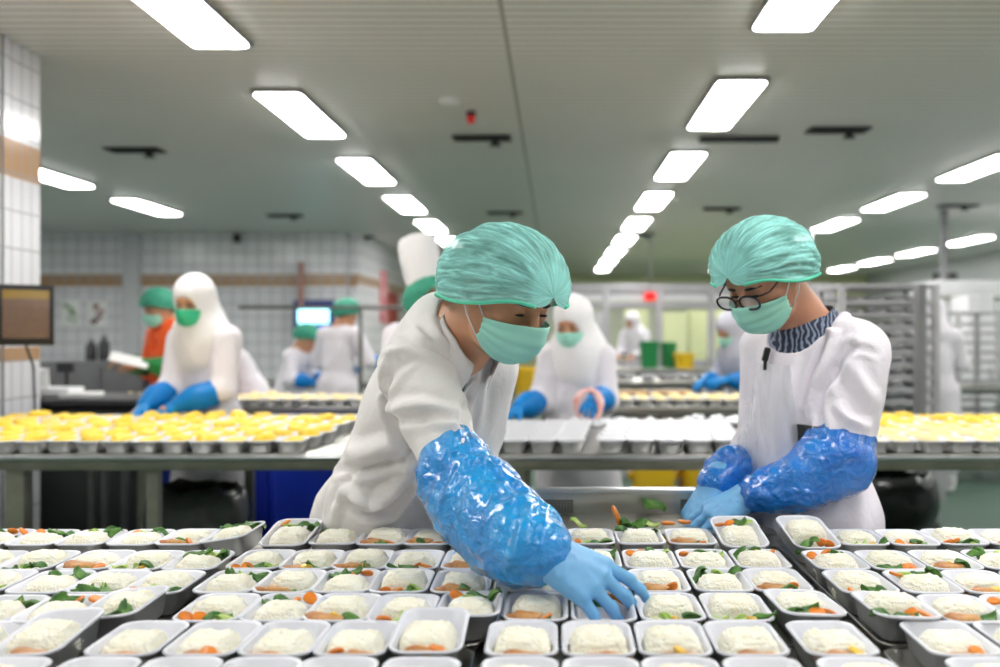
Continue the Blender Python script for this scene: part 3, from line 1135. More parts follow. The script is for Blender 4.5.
def counter(name_lab, x0, x1, y0, y1, z, legs):
    c = empty('counter', ((x0 + x1) / 2, (y0 + y1) / 2, 0), name_lab, 'counter')
    w, d = x1 - x0, y1 - y0
    MB().box((0, 0, z - 0.015), (w, d, 0.03), bev=0.005).build('worktop', M_steel, c)
    MB().box((0, -d / 2 + 0.012, z - 0.05), (w - 0.01, 0.02, 0.04), bev=0.004).build('front_rail', M_steel_dark, c)
    for i in range(legs):
        lx = -w / 2 + 0.06 + (w - 0.12) * i / max(1, legs - 1)
        for sy in (-d / 2 + 0.05, d / 2 - 0.05):
            MB().box((lx, sy, (z - 0.03) / 2), (0.045, 0.045, z - 0.03), bev=0.004).build('leg', M_steel_dark, c)
    MB().box((0, 0, 0.25), (w - 0.1, d - 0.1, 0.02), bev=0.004).build('undershelf', M_steel_dark, c)
    return c


T3Z = 0.88
counter('steel counter behind the hooded workers with pale yellow trays on the left', -3.05, -0.4, 6.35, 7.05, T3Z, 4)
counter('steel counter behind the woman in the middle with pale yellow trays', 0.05, 1.82, 6.35, 7.05, T3Z, 4)
for (xa, xb, nm) in ((-2.95, -0.5, 'left'), (0.35, 1.72, 'middle')):
    for j in range(3):
        y = 6.35 + 0.11 + j * 0.19
        n = 0
        x = xa
        while x < xb:
            egg_tray(x, y, T3Z, '%s from left, %s, blurred %s counter' % ((ORD + ['fifteenth', 'sixteenth', 'seventeenth', 'eighteenth', 'nineteenth', 'twentieth', 'twenty-first', 'twenty-second', 'twenty-third'])[n], ROW7[j], nm), rr, MASH_ME, 'pale trays on the blurred counters', 'pale yellow')
            n += 1
            x += 0.112
for k, (x, w) in enumerate(((0.5, 0.3), (0.82, 0.26))):
    b = MB().box((0, 0, 0.035), (w, 0.22, 0.07), bev=0.004).build('cardboard_box', M_card, None, (x, 6.93, T3Z))
    tag(b, 'low brown cardboard box on the blurred middle counter, %s of the two' % ('left' if k == 0 else 'right'), 'box', 'cardboard boxes')
# ------------------------------------------------------------------ people
from mathutils.bvhtree import BVHTree


def fabric(name, col, rough=0.8, weave=420, fold=0.25, fs=16.0):
    m, nt, b = nodes_of(name)
    vec = add_coord(nt)
    n = noise_node(nt, vec, 3.0, 3)
    nt.links.new(mix_col(nt, n, col, tuple(c * 0.94 for c in col[:3]) + (1,)), b.inputs['Base Color'])
    b.inputs['Roughness'].default_value = rough
    b.inputs['Sheen Weight'].default_value = 0.15
    n1 = noise_node(nt, vec, fs, 4, 0.55, 0.8)
    bump_node(nt, b, n1, fold, 0.02)
    return m


def cap_mat(name, col, lo=0.5, hi=0.92):
    """thin non-woven cap: see-through between its pleats"""
    m, nt, b = nodes_of(name)
    tc = nt.nodes.new('ShaderNodeTexCoord')
    mp = nt.nodes.new('ShaderNodeMapping')
    mp.inputs['Scale'].default_value = (17, 2.4, 1)
    nt.links.new(tc.outputs['UV'], mp.inputs[0])
    n = noise_node(nt, mp.outputs[0], 2.2, 3, 0.6, 0.9)
    r = nt.nodes.new('ShaderNodeMapRange')
    r.inputs['From Min'].default_value = 0.36
    r.inputs['From Max'].default_value = 0.66
    r.inputs['To Min'].default_value = lo
    r.inputs['To Max'].default_value = hi
    nt.links.new(n, r.inputs['Value'])
    # the cloth is gathered, so denser, towards forehead and nape
    sp = nt.nodes.new('ShaderNodeSeparateXYZ')
    nt.links.new(tc.outputs['UV'], sp.inputs[0])
    pp = nt.nodes.new('ShaderNodeMath'); pp.operation = 'SUBTRACT'; pp.inputs[1].default_value = 0.5
    ab = nt.nodes.new('ShaderNodeMath'); ab.operation = 'ABSOLUTE'
    nt.links.new(sp.outputs[1], pp.inputs[0]); nt.links.new(pp.outputs[0], ab.inputs[0])
    g = nt.nodes.new('ShaderNodeMapRange')
    g.inputs['From Min'].default_value = 0.24; g.inputs['From Max'].default_value = 0.40
    g.inputs['To Min'].default_value = 0.0; g.inputs['To Max'].default_value = 0.98
    nt.links.new(ab.outputs[0], g.inputs['Value'])
    mxm = nt.nodes.new('ShaderNodeMath'); mxm.operation = 'MAXIMUM'
    nt.links.new(g.outputs[0], mxm.inputs[0]); nt.links.new(r.outputs[0], mxm.inputs[1])
    nt.links.new(mxm.outputs[0], b.inputs['Alpha'])
    nt.links.new(mix_col(nt, n, tuple(c * 0.42 for c in col[:3]) + (1,), tuple(min(1, c * 1.2 + 0.06) for c in col[:3]) + (1,)), b.inputs['Base Color'])
    b.inputs['Roughness'].default_value = 0.85
    b.inputs['Specular IOR Level'].default_value = 0.15
    bump_node(nt, b, n, 0.5, 0.004)
    return m


def plastic_mat(name, col, dark, bump=0.65):
    """thin glossy crumpled sleeve plastic"""
    m, nt, b = nodes_of(name)
    vec = add_coord(nt)
    n = noise_node(nt, vec, 9.0, 3)
    nt.links.new(mix_col(nt, ramp(nt, n, 0.35, 0.7), col, dark), b.inputs['Base Color'])
    b.inputs['Roughness'].default_value = 0.2
    b.inputs['Specular IOR Level'].default_value = 0.6
    b.inputs['Coat Weight'].default_value = 0.7
    b.inputs['Coat Roughness'].default_value = 0.05
    b.inputs['Subsurface Weight'].default_value = 0.25
    b.inputs['Subsurface Radius'].default_value = (0.2, 0.6, 1.0)
    b.inputs['Subsurface Scale'].default_value = 0.02
    n1 = noise_node(nt, vec, 38.0, 3, 0.6, 0.6)
    bump_node(nt, b, n1, bump, 0.02)
    return m


M_coat_warm = fabric('coat_cotton', srgb(241, 236, 234))
M_coat_cool = fabric('coat_pale', srgb(246, 239, 248))
M_coat_bg = fabric('coat_plain', srgb(234, 229, 236))
M_hijab = fabric('hood_cloth', srgb(240, 238, 240))
M_trouser = fabric('trouser_white', srgb(214, 212, 214))
M_trouser_dark = fabric('trouser_dark', srgb(40, 42, 56))
M_vest = fabric('orange_vest_cloth', srgb(255, 96, 20))
M_shirt_green = fabric('green_shirt', srgb(30, 130, 60))
M_skin = mat('skin', srgb(206, 150, 116), rough=0.45, var=0.10, var_scale=14, sss=0.25, bump=0.12, bump_scale=220, bump_dist=0.001)
M_skin2 = mat('skin_light', srgb(206, 148, 118), rough=0.45, var=0.10, var_scale=14, sss=0.25, bump=0.12, bump_scale=220, bump_dist=0.001)
M_hair = mat('black_hair', srgb(26, 21, 20), rough=0.42, bump=0.6, bump_scale=90, var=0.3, var_scale=60)
M_eye = mat('eye_white', srgb(228, 222, 216), rough=0.15)
M_iris = mat('iris', srgb(36, 22, 16), rough=0.12)
M_lash = mat('eyelash', srgb(20, 14, 12), rough=0.6)
M_mask = mat('mask_teal', srgb(160, 226, 206), rough=0.7, var=0.05, var_scale=20, bump=0.15, bump_scale=300, sss=0.15, sss_r=(0.6, 1, 0.9))
M_mask_green = mat('mask_green', srgb(60, 196, 150), rough=0.7, var=0.05, var_scale=20)
M_loop = mat('ear_loop', srgb(238, 238, 236), rough=0.7)
M_cap = cap_mat('bouffant_cap', srgb(160, 252, 226), 0.60, 0.985)
M_cap_bg = mat('cap_plain', srgb(60, 160, 132), rough=0.7, var=0.2, var_scale=25)
M_band = mat('cap_band', srgb(92, 214, 178), rough=0.6, bump=0.5, bump_scale=160, var=0.1, var_scale=60)
M_sleeve = plastic_mat('blue_sleeve_plastic', srgb(0, 158, 230), srgb(0, 126, 210))
M_sleeve_deep = plastic_mat('deep_blue_sleeve_plastic', srgb(0, 132, 224), srgb(0, 100, 200))
M_sleeve_bg = mat('blue_sleeve_plain', srgb(0, 126, 206), rough=0.4, spec=0.3, var=0.15, var_scale=14, bump=0.4, bump_scale=24)
M_glove = mat('glove_nitrile', srgb(116, 180, 230), rough=0.42, var=0.06, var_scale=16, bump=0.25, bump_scale=70, bump_dist=0.003, sss=0.1, sss_r=(0.4, 0.7, 1))
M_glove_bg = mat('glove_blue', srgb(10, 130, 204), rough=0.4, spec=0.3, var=0.1, var_scale=16)
M_shoe = mat('white_rubber', srgb(226, 226, 226), rough=0.5)
M_black_frame = mat('spectacle_frame', srgb(22, 20, 24), rough=0.25)


def n3(v):
    return Vector(v).normalized()


def rot_cols(x, y, z):
    return np.array([[x[0], y[0], z[0]], [x[1], y[1], z[1]], [x[2], y[2], z[2]]], float)


def frame_fwd(fwd, up=(0, 0, 1), roll=0.0):
    """columns: right, forward, up"""
    f = n3(fwd)
    x = f.cross(Vector(up)).normalized()
    u = x.cross(f)
    if roll:
        R = Matrix.Rotation(roll, 3, f)
        x, u = R @ x, R @ u
    return x, f, u


class Local:
    """shapes given in a local frame, put into a Field"""

    def __init__(s, F, M, sc=1.0):
        s.F, s.M, s.sc = F, M, sc
        s.R = np.array(M.to_3x3())

    def p(s, v):
        return s.M @ (Vector(v) * s.sc)

    def cone(s, a, b, ra, rb, k=0.015, flat=None):
        if flat is not None:
            flat = (s.R @ np.array(flat[0], float), flat[1])
        s.F.cone(s.p(a), s.p(b), ra * s.sc, rb * s.sc, k, flat)
        return s

    def ell(s, c, r, rot=None, k=0.015, sign=1):
        R = s.R if rot is None else s.R @ np.array(rot, float)
        s.F.ell(s.p(c), np.array(r) * s.sc, R, k, sign)
        return s


def head_shapes(F, M, sc=1.0, fine=True):
    L = Local(F, M, sc)
    L.ell((0, -0.012, 0.032), (0.077, 0.098, 0.086), k=0.02)
    L.ell((0, 0.030, -0.035), (0.062, 0.066, 0.076), k=0.03)
    L.cone((-0.030, 0.058, -0.088), (0.030, 0.058, -0.088), 0.024, 0.024, 0.03)
    L.ell((0, 0.080, -0.098), (0.020, 0.018, 0.018), k=0.02)
    for s in (-1, 1):
        L.ell((s * 0.046, 0.056, -0.022), (0.024, 0.026, 0.022), k=0.02)
        L.cone((s * 0.058, 0.005, -0.03), (s * 0.046, 0.03, -0.085), 0.022, 0.02, 0.025)
    L.cone((-0.034, 0.080, 0.022), (0.034, 0.080, 0.022), 0.014, 0.014, 0.02)
    L.cone((0, -0.020, -0.05), (0, -0.050, -0.17), 0.056, 0.060, 0.03)
    if fine:
        for s in (-1, 1):
            L.ell((s * 0.032, 0.100, 0.002), (0.018, 0.016, 0.012), k=0.012, sign=-1)
        L.cone((0, 0.090, 0.014), (0, 0.113, -0.026), 0.009, 0.0115, 0.012)
        L.ell((0, 0.112, -0.030), (0.012, 0.012, 0.010), k=0.008)
        for s in (-1, 1):
            L.ell((s * 0.013, 0.100, -0.034), (0.009, 0.011, 0.008), k=0.008)
            L.ell((s * 0.032, 0.079, 0.001), (0.0145, 0.0135, 0.012), k=0.005)
        L.cone((-0.018, 0.094, -0.062), (0.018, 0.094, -0.062), 0.006, 0.006, 0.01)
        L.cone((-0.016, 0.092, -0.073), (0.016, 0.092, -0.073), 0.007, 0.007, 0.01)
    for s in (-1, 1):
        r = np.array(Matrix.Rotation(s * 0.35, 3, 'Z'))
        L.ell((s * 0.082, -0.008, -0.002), (0.009, 0.020, 0.032), rot=r, k=0.01)
        if fine:
            L.ell((s * 0.091, -0.004, 0.0), (0.006, 0.010, 0.017), rot=r, k=0.006, sign=-1)
    return L


def hand_shapes(F, wrist, d, n, side, curls, thumb=(0.5, 0.3), sc=1.0, grow=0.0, wrist_r=0.028):
    """palm, four fingers of different length with three joints each and a thumb"""
    d = n3(d)
    n = Vector(n)
    n = (n - d * n.dot(d)).normalized()
    t = n.cross(d) * side
    w = Vector(wrist)
    base = [(0.093, 0.033), (0.097, 0.011), (0.091, -0.011), (0.081, -0.032)]
    segs = [(0.043, 0.026, 0.020), (0.047, 0.030, 0.021), (0.043, 0.028, 0.020), (0.034, 0.021, 0.018)]
    rad = [0.0091, 0.0093, 0.0089, 0.0080]
    g = grow
    F.cone(w - d * 0.03 * sc, w + d * 0.02 * sc, wrist_r * sc + g, (wrist_r - 0.002) * sc + g, 0.02, (n, 0.78))
    for i in range(4):
        kn = w + (d * base[i][0] + t * base[i][1] + n * (0.004 - 0.003 * abs(i - 1))) * sc
        F.cone(w + (d * 0.012 + t * base[i][1] * 0.5) * sc, kn, 0.018 * sc + g, 0.0128 * sc + g, 0.012)
    F.ell(w + d * 0.052 * sc - n * 0.004 * sc, np.array((0.050, 0.038, 0.018)) * sc + g, rot_cols(d, t, n), 0.012)
    for i in range(4):
        p = w + (d * base[i][0] + t * base[i][1] + n * (0.003 - 0.003 * abs(i - 1))) * sc
        a = 0.0
        spl = (1.5 - i) * 0.10
        r = rad[i]
        for j in range(3):
            a += curls[i][j]
            q = p + ((d * math.cos(a) - n * math.sin(a)) + t * spl * math.cos(a)).normalized() * segs[i][j] * sc
            F.cone(p, q, (r + (0.001 if j == 0 else 0)) * sc + g, (r - 0.0007) * sc + g, 0.004)
            p, r = q, r - 0.0008
    b0 = w + (d * 0.018 + t * 0.022 - n * 0.006) * sc
    sp, cu = thumb
    b1 = b0 + (d * math.cos(sp) * 0.9 + t * math.sin(sp) - n * 0.45).normalized() * 0.044 * sc
    d2 = (d * math.cos(sp * 0.6) + t * math.sin(sp * 0.6) * 0.7 - n * (0.3 + cu)).normalized()
    b2 = b1 + d2 * 0.034 * sc
    d3 = (d * math.cos(sp * 0.3) + t * math.sin(sp * 0.3) * 0.2 - n * (0.35 + cu * 1.4)).normalized()
    b3 = b2 + d3 * 0.026 * sc
    F.cone(b0, b1, 0.018 * sc + g, 0.0130 * sc + g, 0.012)
    F.cone(b1, b2, 0.0122 * sc + g, 0.0112 * sc + g, 0.004)
    F.cone(b2, b3, 0.0110 * sc + g, 0.0092 * sc + g, 0.004)


RELAX = [(0.25, 0.35, 0.25), (0.3, 0.4, 0.3), (0.35, 0.45, 0.3), (0.4, 0.5, 0.3)]


def fold_disp(amp, seed, dirs, scale=9.0, aniso=0.22, extra=None):
    """cloth folds: ridges drawn out along a direction"""
    d = np.array(n3(dirs))

    def f(V, N):
        al = (V @ d)[:, None] * d[None, :]
        W = (V - al) * scale + al * scale * aniso
        wob = np.stack([vnoise(V * 5 + 3 + seed), vnoise(V * 5 + 17 + seed), vnoise(V * 5 + 31 + seed)], 1) * 1.6
        a = ridged(W + wob, seed) ** 3
        b = ridged(W * 0.55 + wob * 0.7 + 7, seed + 3) ** 2
        c = vnoise(V * 4.0 + seed)
        g = amp * (a * 0.75 * c + b * 1.1 - 0.75)
        if extra is not None:
            g = g + extra(V, N)
        return g
    return f


def crumple(amp, seed, scale=26.0):
    def f(V, N):
        wob = np.stack([vnoise(V * 14 + seed), vnoise(V * 14 + 9 + seed), vnoise(V * 14 + 21 + seed)], 1) * 1.3
        a = ridged(V * scale + wob * 1.2, seed)
        b = ridged(V * scale * 2.1 + wob * 2, seed + 5)
        return amp * (a * 0.9 + b * 0.5 - 0.85)
    return f


def head_matrix(c, fwd, roll=0.0, up=(0, 0, 1)):
    x, f, u = frame_fwd(fwd, up, roll)
    M = Matrix((x, f, u)).transposed().to_4x4()
    M.translation = Vector(c)
    return M


# ---- head wear, in the head's frame
def cap_mesh(name, M, off, sc, m, seed=0, nu=210, nv=64, La=0.140, Hu=0.134, Wx=0.118, phim=1.60, amp=1.0, tilt=0.42, cz=0.012):
    a = Vector((0, math.cos(tilt), math.sin(tilt)))      # axis from nape to forehead, higher in front
    up = Vector((0, -math.sin(tilt), math.cos(tilt)))
    c = Vector((0, -0.008, cz))
    th = np.linspace(0.0, math.pi, nv)
    ph = np.linspace(-phim, phim, nu)
    T, Ph = np.meshgrid(th, ph, indexing='ij')
    Ph = Ph * (1 + 0.62 * (1 - np.sin(T)) ** 3 + 0.10 * np.sin(T) ** 2)
    q = np.minimum(1, np.abs(Ph) / phim)
    pull = 1 - 0.13 * q ** 4
    st = np.sin(T) ** 0.72
    P3 = np.stack([np.cos(Ph) * 3, np.sin(Ph) * 3, T * 1.1], -1).reshape(-1, 3)
    wob = (vnoise(P3 + seed * 5.3) - 0.5).reshape(T.shape)
    wob2 = (vnoise(P3 * 2.3 + seed * 3.1 + 11) - 0.5).reshape(T.shape)
    pl = np.sin(Ph * 27 + wob * 9 + T * 1.5) * 0.013 + np.sin(Ph * 61 + wob2 * 8) * 0.007 + np.sin(T * 46 + wob2 * 14) * 0.004 * np.sin(T)
    fold = ridged(np.stack([Ph * 1.8 + T * 0.9, T * 0.7, T * 0 + seed], -1).reshape(-1, 3), seed + 2).reshape(T.shape) ** 3
    R = pull * (1 + amp * (pl * np.minimum(1, st * 1.2) + wob * 0.07 - fold * 0.035 * st))
    X = Wx * st * np.sin(Ph) * R
    U = Hu * st * np.cos(Ph) * R
    A = La * np.cos(T) * (1 + 0.02 * amp * wob)
    V = np.stack([X, A * a[1] + U * up[1] + c[1], A * a[2] + U * up[2] + c[2]], -1).reshape(-1, 3) * sc
    Mn = np.array(M)
    V = V @ Mn[:3, :3].T + Mn[:3, 3] - np.array(off)
    idx = np.arange(nv * nu).reshape(nv, nu)
    Q = np.stack([idx[:-1, :-1], idx[:-1, 1:], idx[1:, 1:], idx[1:, :-1]], -1).reshape(-1, 4)
    me = np_mesh(name, V, Q, m)
    uv = me.uv_layers.new(name='uv')
    UVs = np.stack([(Ph / phim * 0.4 + 0.5), T / math.pi], -1).reshape(-1, 2)
    li = np.empty(len(me.loops), np.int32)
    me.loops.foreach_get('vertex_index', li)
    uv.data.foreach_set('uv', UVs[li].astype(np.float32).ravel())
    me.shade_smooth()
    edges = [[Vector(V[k]) for k in idx[6:-6, 0]], [Vector(V[k]) for k in idx[6:-6, -1]]]
    return me, edges


def mask_mesh(name, M, off, sc, m, nu=46, nv=26):
    vs = []
    Mi = M
    prof = []
    for j in range(nv):
        v = j / (nv - 1)                     # 0 top edge .. 1 under the chin
        z = -0.013 - 0.101 * v
        ry = 0.127 - 0.010 * v + 0.010 * math.sin(math.pi * v) - (0.018 * max(0, v - 0.75) / 0.25)
        rx = 0.083 - 0.010 * v + 0.004 * math.sin(math.pi * v)
        ple = 0.0016 * math.sin(v * math.pi * 2 * 4)
        for i in range(nu):
            u = i / (nu - 1) * 2 - 1
            al = u * 1.22
            # corners draw together towards the ears
            zz = z + (0.020 * abs(u) ** 3) * (v - 0.15) * 1.9 - 0.016 * abs(u) ** 1.5 * (1 - v) + 0.007 * (1 - abs(u)) ** 2 * (1 - v) ** 3
            x = (rx + ple) * math.sin(al)
            y = (ry + ple) * math.cos(al) ** 0.86 - 0.004 + 0.016 * math.exp(-(u / 0.24) ** 2) * math.exp(-((v - 0.22) / 0.30) ** 2)
            vs.append(M @ (Vector((x, y, zz)) * sc) - Vector(off))
    fs = []
    for j in range(nv - 1):
        for i in range(nu - 1):
            k = j * nu + i
            fs.append((k, k + 1, k + nu + 1, k + nu))
    me = np_mesh(name, np.array([tuple(v) for v in vs]), np.array(fs), m)
    me.shade_smooth()
    return me, [vs[0], vs[nu - 1], vs[(nv - 1) * nu], vs[nv * nu - 1]], vs[:nu]


def solid(o, t, offset=1.0):
    md = o.modifiers.new('thickness', 'SOLIDIFY')
    md.thickness = t
    md.offset = offset
    return o


def torso_shapes(F, J, grow=0.0, width=1.0, depth=1.0, skirt=True, k=0.05):
    """J: joints; frame of the torso comes from shoulders and spine"""
    sh = (J['shR'] - J['shL'])
    s = sh.normalized()
    u1 = (J['neck'] - J['chest']).normalized()
    f1 = u1.cross(s).normalized()
    u1 = s.cross(f1).normalized()
    u2 = (J['chest'] - J['pelvis']).normalized()
    f2 = u2.cross(s).normalized()
    R1, R2 = rot_cols(s, f1, u1), rot_cols(s, f2, u2)
    half = sh.length / 2
    F.ell(J['chest'], np.array(((half - 0.015) * width, 0.118 * depth, 0.20)) + grow, R1, k)
    mid = (J['chest'] + J['pelvis']) / 2
    F.ell(mid, np.array((0.150 * width, 0.110 * depth, 0.17)) + grow, R2, k)
    F.ell(J['pelvis'], np.array((0.168 * width, 0.125 * depth, 0.15)) + grow, R2, k)
    F.cone(J['shR'], J['neck'] - u1 * 0.03, 0.060 + grow, 0.062 + grow, k * 1.5)
    F.cone(J['shL'], J['neck'] - u1 * 0.03, 0.060 + grow, 0.062 + grow, k * 1.5)
    F.cone(J['neck'] - u1 * 0.07, J['neck'] - u1 * 0.015, 0.085 + grow, 0.066 + grow, k * 0.8)
    return s, f1, u1


def arm_shapes(F, sh, el, wr, r=(0.066, 0.056, 0.042), grow=0.0, k=0.03):
    F.cone(sh, el, r[0] + grow, r[1] + grow, k)
    F.cone(el, wr, r[1] + grow, r[2] + grow, k)


def press_folds(me, off, folds):
    """creases and ridges pressed into a garment along lines lying on it: (line of sight points, width, height)"""
    n = len(me.vertices)
    co = np.empty(n * 3, np.float32)
    me.vertices.foreach_get('co', co)
    co = co.reshape(-1, 3).astype(np.float64)
    no = np.empty(n * 3, np.float32)
    me.vertices.foreach_get('normal', no)
    no = no.reshape(-1, 3)
    bv = BVHTree.FromPolygons([Vector(c) for c in co], [tuple(p.vertices) for p in me.polygons])
    o = V(0, 0, CAM_Z) - Vector(off)
    g = np.zeros(n)
    for line, w, h in folds:
        pts = []
        for i in range(len(line) - 1):
            for t in np.linspace(0, 1, 6)[:(6 if i == len(line) - 2 else 5)]:
                px, py = line[i][0] * (1 - t) + line[i + 1][0] * t, line[i][1] * (1 - t) + line[i + 1][1] * t
                hit = bv.ray_cast(o, (at(px, py, 1.0) - V(0, 0, CAM_Z)).normalized())
                if hit[0] is not None:
                    pts.append(np.array(hit[0]))
        if len(pts) < 2:
            continue
        D = np.full(n, 9.0)
        T = np.zeros(n)
        for i in range(len(pts) - 1):
            a, b = pts[i], pts[i + 1]
            ab = b - a
            if np.linalg.norm(ab) > 0.12:
                continue
            t = np.clip(((co - a) @ ab) / max(ab @ ab, 1e-9), 0, 1)
            d = np.linalg.norm(co - a - t[:, None] * ab, axis=1)
            m = d < D
            D = np.where(m, d, D)
            T = np.where(m, (i + t) / (len(pts) - 1), T)
        taper = np.sin(np.pi * np.clip(T * 0.86 + 0.07, 0, 1)) ** 0.6
        g += 1.5 * h * taper * (np.exp(-(D / w) ** 2) - 0.45 * np.exp(-((D - 1.9 * w) / (0.9 * w)) ** 2))
    co = co + no * g[:, None]
    me.vertices.foreach_set('co', co.astype(np.float32).ravel())
    me.update()


def person(J, head_fwd, label, res=0.011, roll=0.0, coat=None, skin=None, cap=None, mask=None, hijab=None, sleeves=None, gloves=None, sc=1.0,
           fine=False, trousers=None, hands=None, group=None, seed=1, coat_len=0.55, hair=True, vest=None, chef=False, amp=0.012, detail=None, head_sc=1.0):
    """a clothed figure: one continuous body; clothes, mask and head wear are its children"""
    off = Vector((J['pelvis'].x, J['pelvis'].y, 0.0))
    M = head_matrix(J['head'], head_fwd, roll)
    B = Field(min(res, 0.009) if not fine else 0.0052)
    HL = head_shapes(B, M, head_sc, True)
    B.cone(M @ Vector((0, -0.035, -0.10)), J['neck'], 0.054, 0.060, 0.03)
    torso_shapes(B, J, grow=-0.022)
    for sd in 'RL':
        arm_shapes(B, J['sh' + sd], J['el' + sd], J['wr' + sd], (0.045, 0.038, 0.026), 0.0, 0.03)
        h = J.get('hand' + sd)
        if h and not gloves:
            hand_shapes(B, J['wr' + sd], h[0], h[1], 1 if sd == 'R' else -1, h[2] if len(h) > 2 else RELAX, h[3] if len(h) > 3 else (0.6, 0.3))
        elif h:
            B.ell(J['wr' + sd] + n3(h[0]) * 0.045, np.array((0.035, 0.028, 0.012)), rot_cols(n3(h[0]), n3(h[1]).cross(n3(h[0])), n3(h[1])), 0.015)
    for sd in 'RL':
        B.chain([J['hip' + sd], J['kn' + sd], J['an' + sd]], [0.078, 0.052, 0.038], 0.03)
        ff = J['toe' + sd]
        B.cone(J['an' + sd], ff, 0.038, 0.028, 0.02)
    body = link('person', B.mesh('person', skin, off=off), None, off)
    tag(body, label, 'person', group)

    def child(nm, me, par=body):
        return link(nm, me, par)
    if hair:
        H = Field(0.006 if fine else res)
        L = Local(H, M, head_sc)
        L.ell((0, -0.016, 0.038), (0.083, 0.102, 0.091), k=0.01)
        L.cone((0, -0.055, 0.0), (0, -0.055, -0.028), 0.060, 0.046, 0.03)
        L.ell((0, 0.085, -0.035), (0.095, 0.085, 0.085), k=0.01, sign=-1)
        for s in (-1, 1):
            L.ell((s * 0.09, 0.0, -0.02), (0.03, 0.032, 0.045), k=0.008, sign=-1)
        child('hair', H.mesh('hair', M_hair, off=off, disp=lambda V, N: (vnoise(V * 90) - 0.5) * 0.004))
    # ---- coat
    if coat:
        C = Field(res)
        s, f1, u1 = torso_shapes(C, J, grow=0.006)
        dn = J.get('skirt_dir', Vector((0, 0, -1)))
        for sd in 'RL':
            C.cone(J['hip' + sd], J['hip' + sd] + Vector((0, 0, -coat_len)) + (J['hip' + sd] - J['pelvis']) * 0.25, 0.118, 0.135, 0.07)
        C.cone(J['pelvis'], J['pelvis'] + Vector((0, 0, -coat_len)), 0.13, 0.15, 0.07)
        for sd in 'RL':
            rr_ = J.get('sleeve' + sd, (0.074, 0.066, 0.052))
            arm_shapes(C, J['sh' + sd], J['el' + sd], J['wr' + sd] * 0.94 + J['el' + sd] * 0.06 if not sleeves else J['el' + sd] * (0.8 if fine else 0.5) + J['wr' + sd] * (0.2 if fine else 0.5), rr_, 0.0, J.get('arm_k', 0.035))
        if 'neck_hole' in J:
            hc, hr, hR = J['neck_hole']
            C.ell(hc, hr, hR, 0.010, -1)
        cme = C.mesh('coat', coat, disp=fold_disp(amp, seed, (J['neck'] - J['pelvis']) + Vector((0.15, 0, 0)), 8.0), off=off)
        if 'folds' in J:
            press_folds(cme, off, J['folds'])
        co = child('coat', cme)
        if detail:
            detail(body, co, off, M)
    # ---- trousers and shoes
    if trousers:
        T = Field(max(res, 0.011))
        for sd in 'RL':
            T.chain([J['hip' + sd], J['kn' + sd], J['an' + sd]], [0.098, 0.074, 0.062], 0.03)
        child('trousers', T.mesh('trousers', trousers, off=off))
    for sd in 'RL':
        S = Field(max(res * 0.8, 0.008))
        an, toe = J['an' + sd], J['toe' + sd]
        S.cone(an + Vector((0, 0, -0.045)), toe, 0.046, 0.040, 0.02)
        S.cone(an, an + Vector((0, 0, -0.045)), 0.048, 0.046, 0.02)
        child('shoe', S.mesh('shoe', M_shoe, off=off, cut=[((0, 0, 0.0), (0, 0, -1))]))
    # ---- head wear
    if cap is not None:
        cm, edges = cap_mesh('hairnet', M, off, J.get('cap_sc', head_sc), cap, seed, *((210, 64) if fine else (64, 24)), tilt=J.get('cap_tilt', 0.42), cz=J.get('cap_z', 0.012))
        cp = child('hairnet', cm)
        for e in edges:
            if fine:
                b = MB().tube(e, 0.0038, 8)
                # gathered elastic: small beads along the band
                child('elastic_band', b.mesh('elastic_band', M_band, smooth='all'), cp)
    if chef:
        h = MB()
        L = lambda v: M @ Vector(v) - off
        prof = [(0.10, 0.045), (0.101, 0.075), (0.098, 0.10), (0.104, 0.16), (0.109, 0.24), (0.108, 0.32), (0.095, 0.355), (0.05, 0.372), (0.002, 0.375)]
        n = 40
        vs, fs = [], []
        for r, z in prof:
            for k in range(n):
                a = 2 * math.pi * k / n
                q = r * (1 + 0.02 * math.cos(a * 14) * (1 if z > 0.1 else 0))
                vs.append(L((q * math.cos(a) * 0.86, q * math.sin(a) * 1.06 - 0.012, z)))
        for i in range(len(prof) - 1):
            for k in range(n):
                fs.append((i * n + k, i * n + (k + 1) % n, (i + 1) * n + (k + 1) % n, (i + 1) * n + k))
        h.raw(vs, fs)
        child('chef_hat', h.mesh('chef_hat', M_hijab, smooth='all'))
    if hijab is not None:
        K = Field(0.008)
        L = Local(K, M, head_sc)
        L.ell((0, -0.014, 0.034), (0.096, 0.118, 0.106), k=0.02)
        L.ell((0, 0.008, -0.045), (0.088, 0.098, 0.098), k=0.03)
        L.cone((0, -0.03, 0.02), (0, -0.05, -0.20), 0.090, 0.118, 0.05)
        K.cone(J['neck'], J['neck'] * 0.45 + J['shR'] * 0.55, 0.115, 0.085, 0.06)
        K.cone(J['neck'], J['neck'] * 0.45 + J['shL'] * 0.55, 0.115, 0.085, 0.06)
        s, f1, u1 = torso_shapes(Field(1), J)
        K.ell(J['chest'] + u1 * 0.10 + f1 * 0.05, (0.12, 0.095, 0.16), rot_cols(s, f1, u1), 0.05)
        L.ell((0, 0.120, -0.022), (0.060, 0.074, 0.066), k=0.012, sign=-1)
        child('head_scarf', K.mesh('head_scarf', hijab, off=off, disp=fold_disp(0.009, seed + 4, (0.3, 0.2, 1), 11.0)))
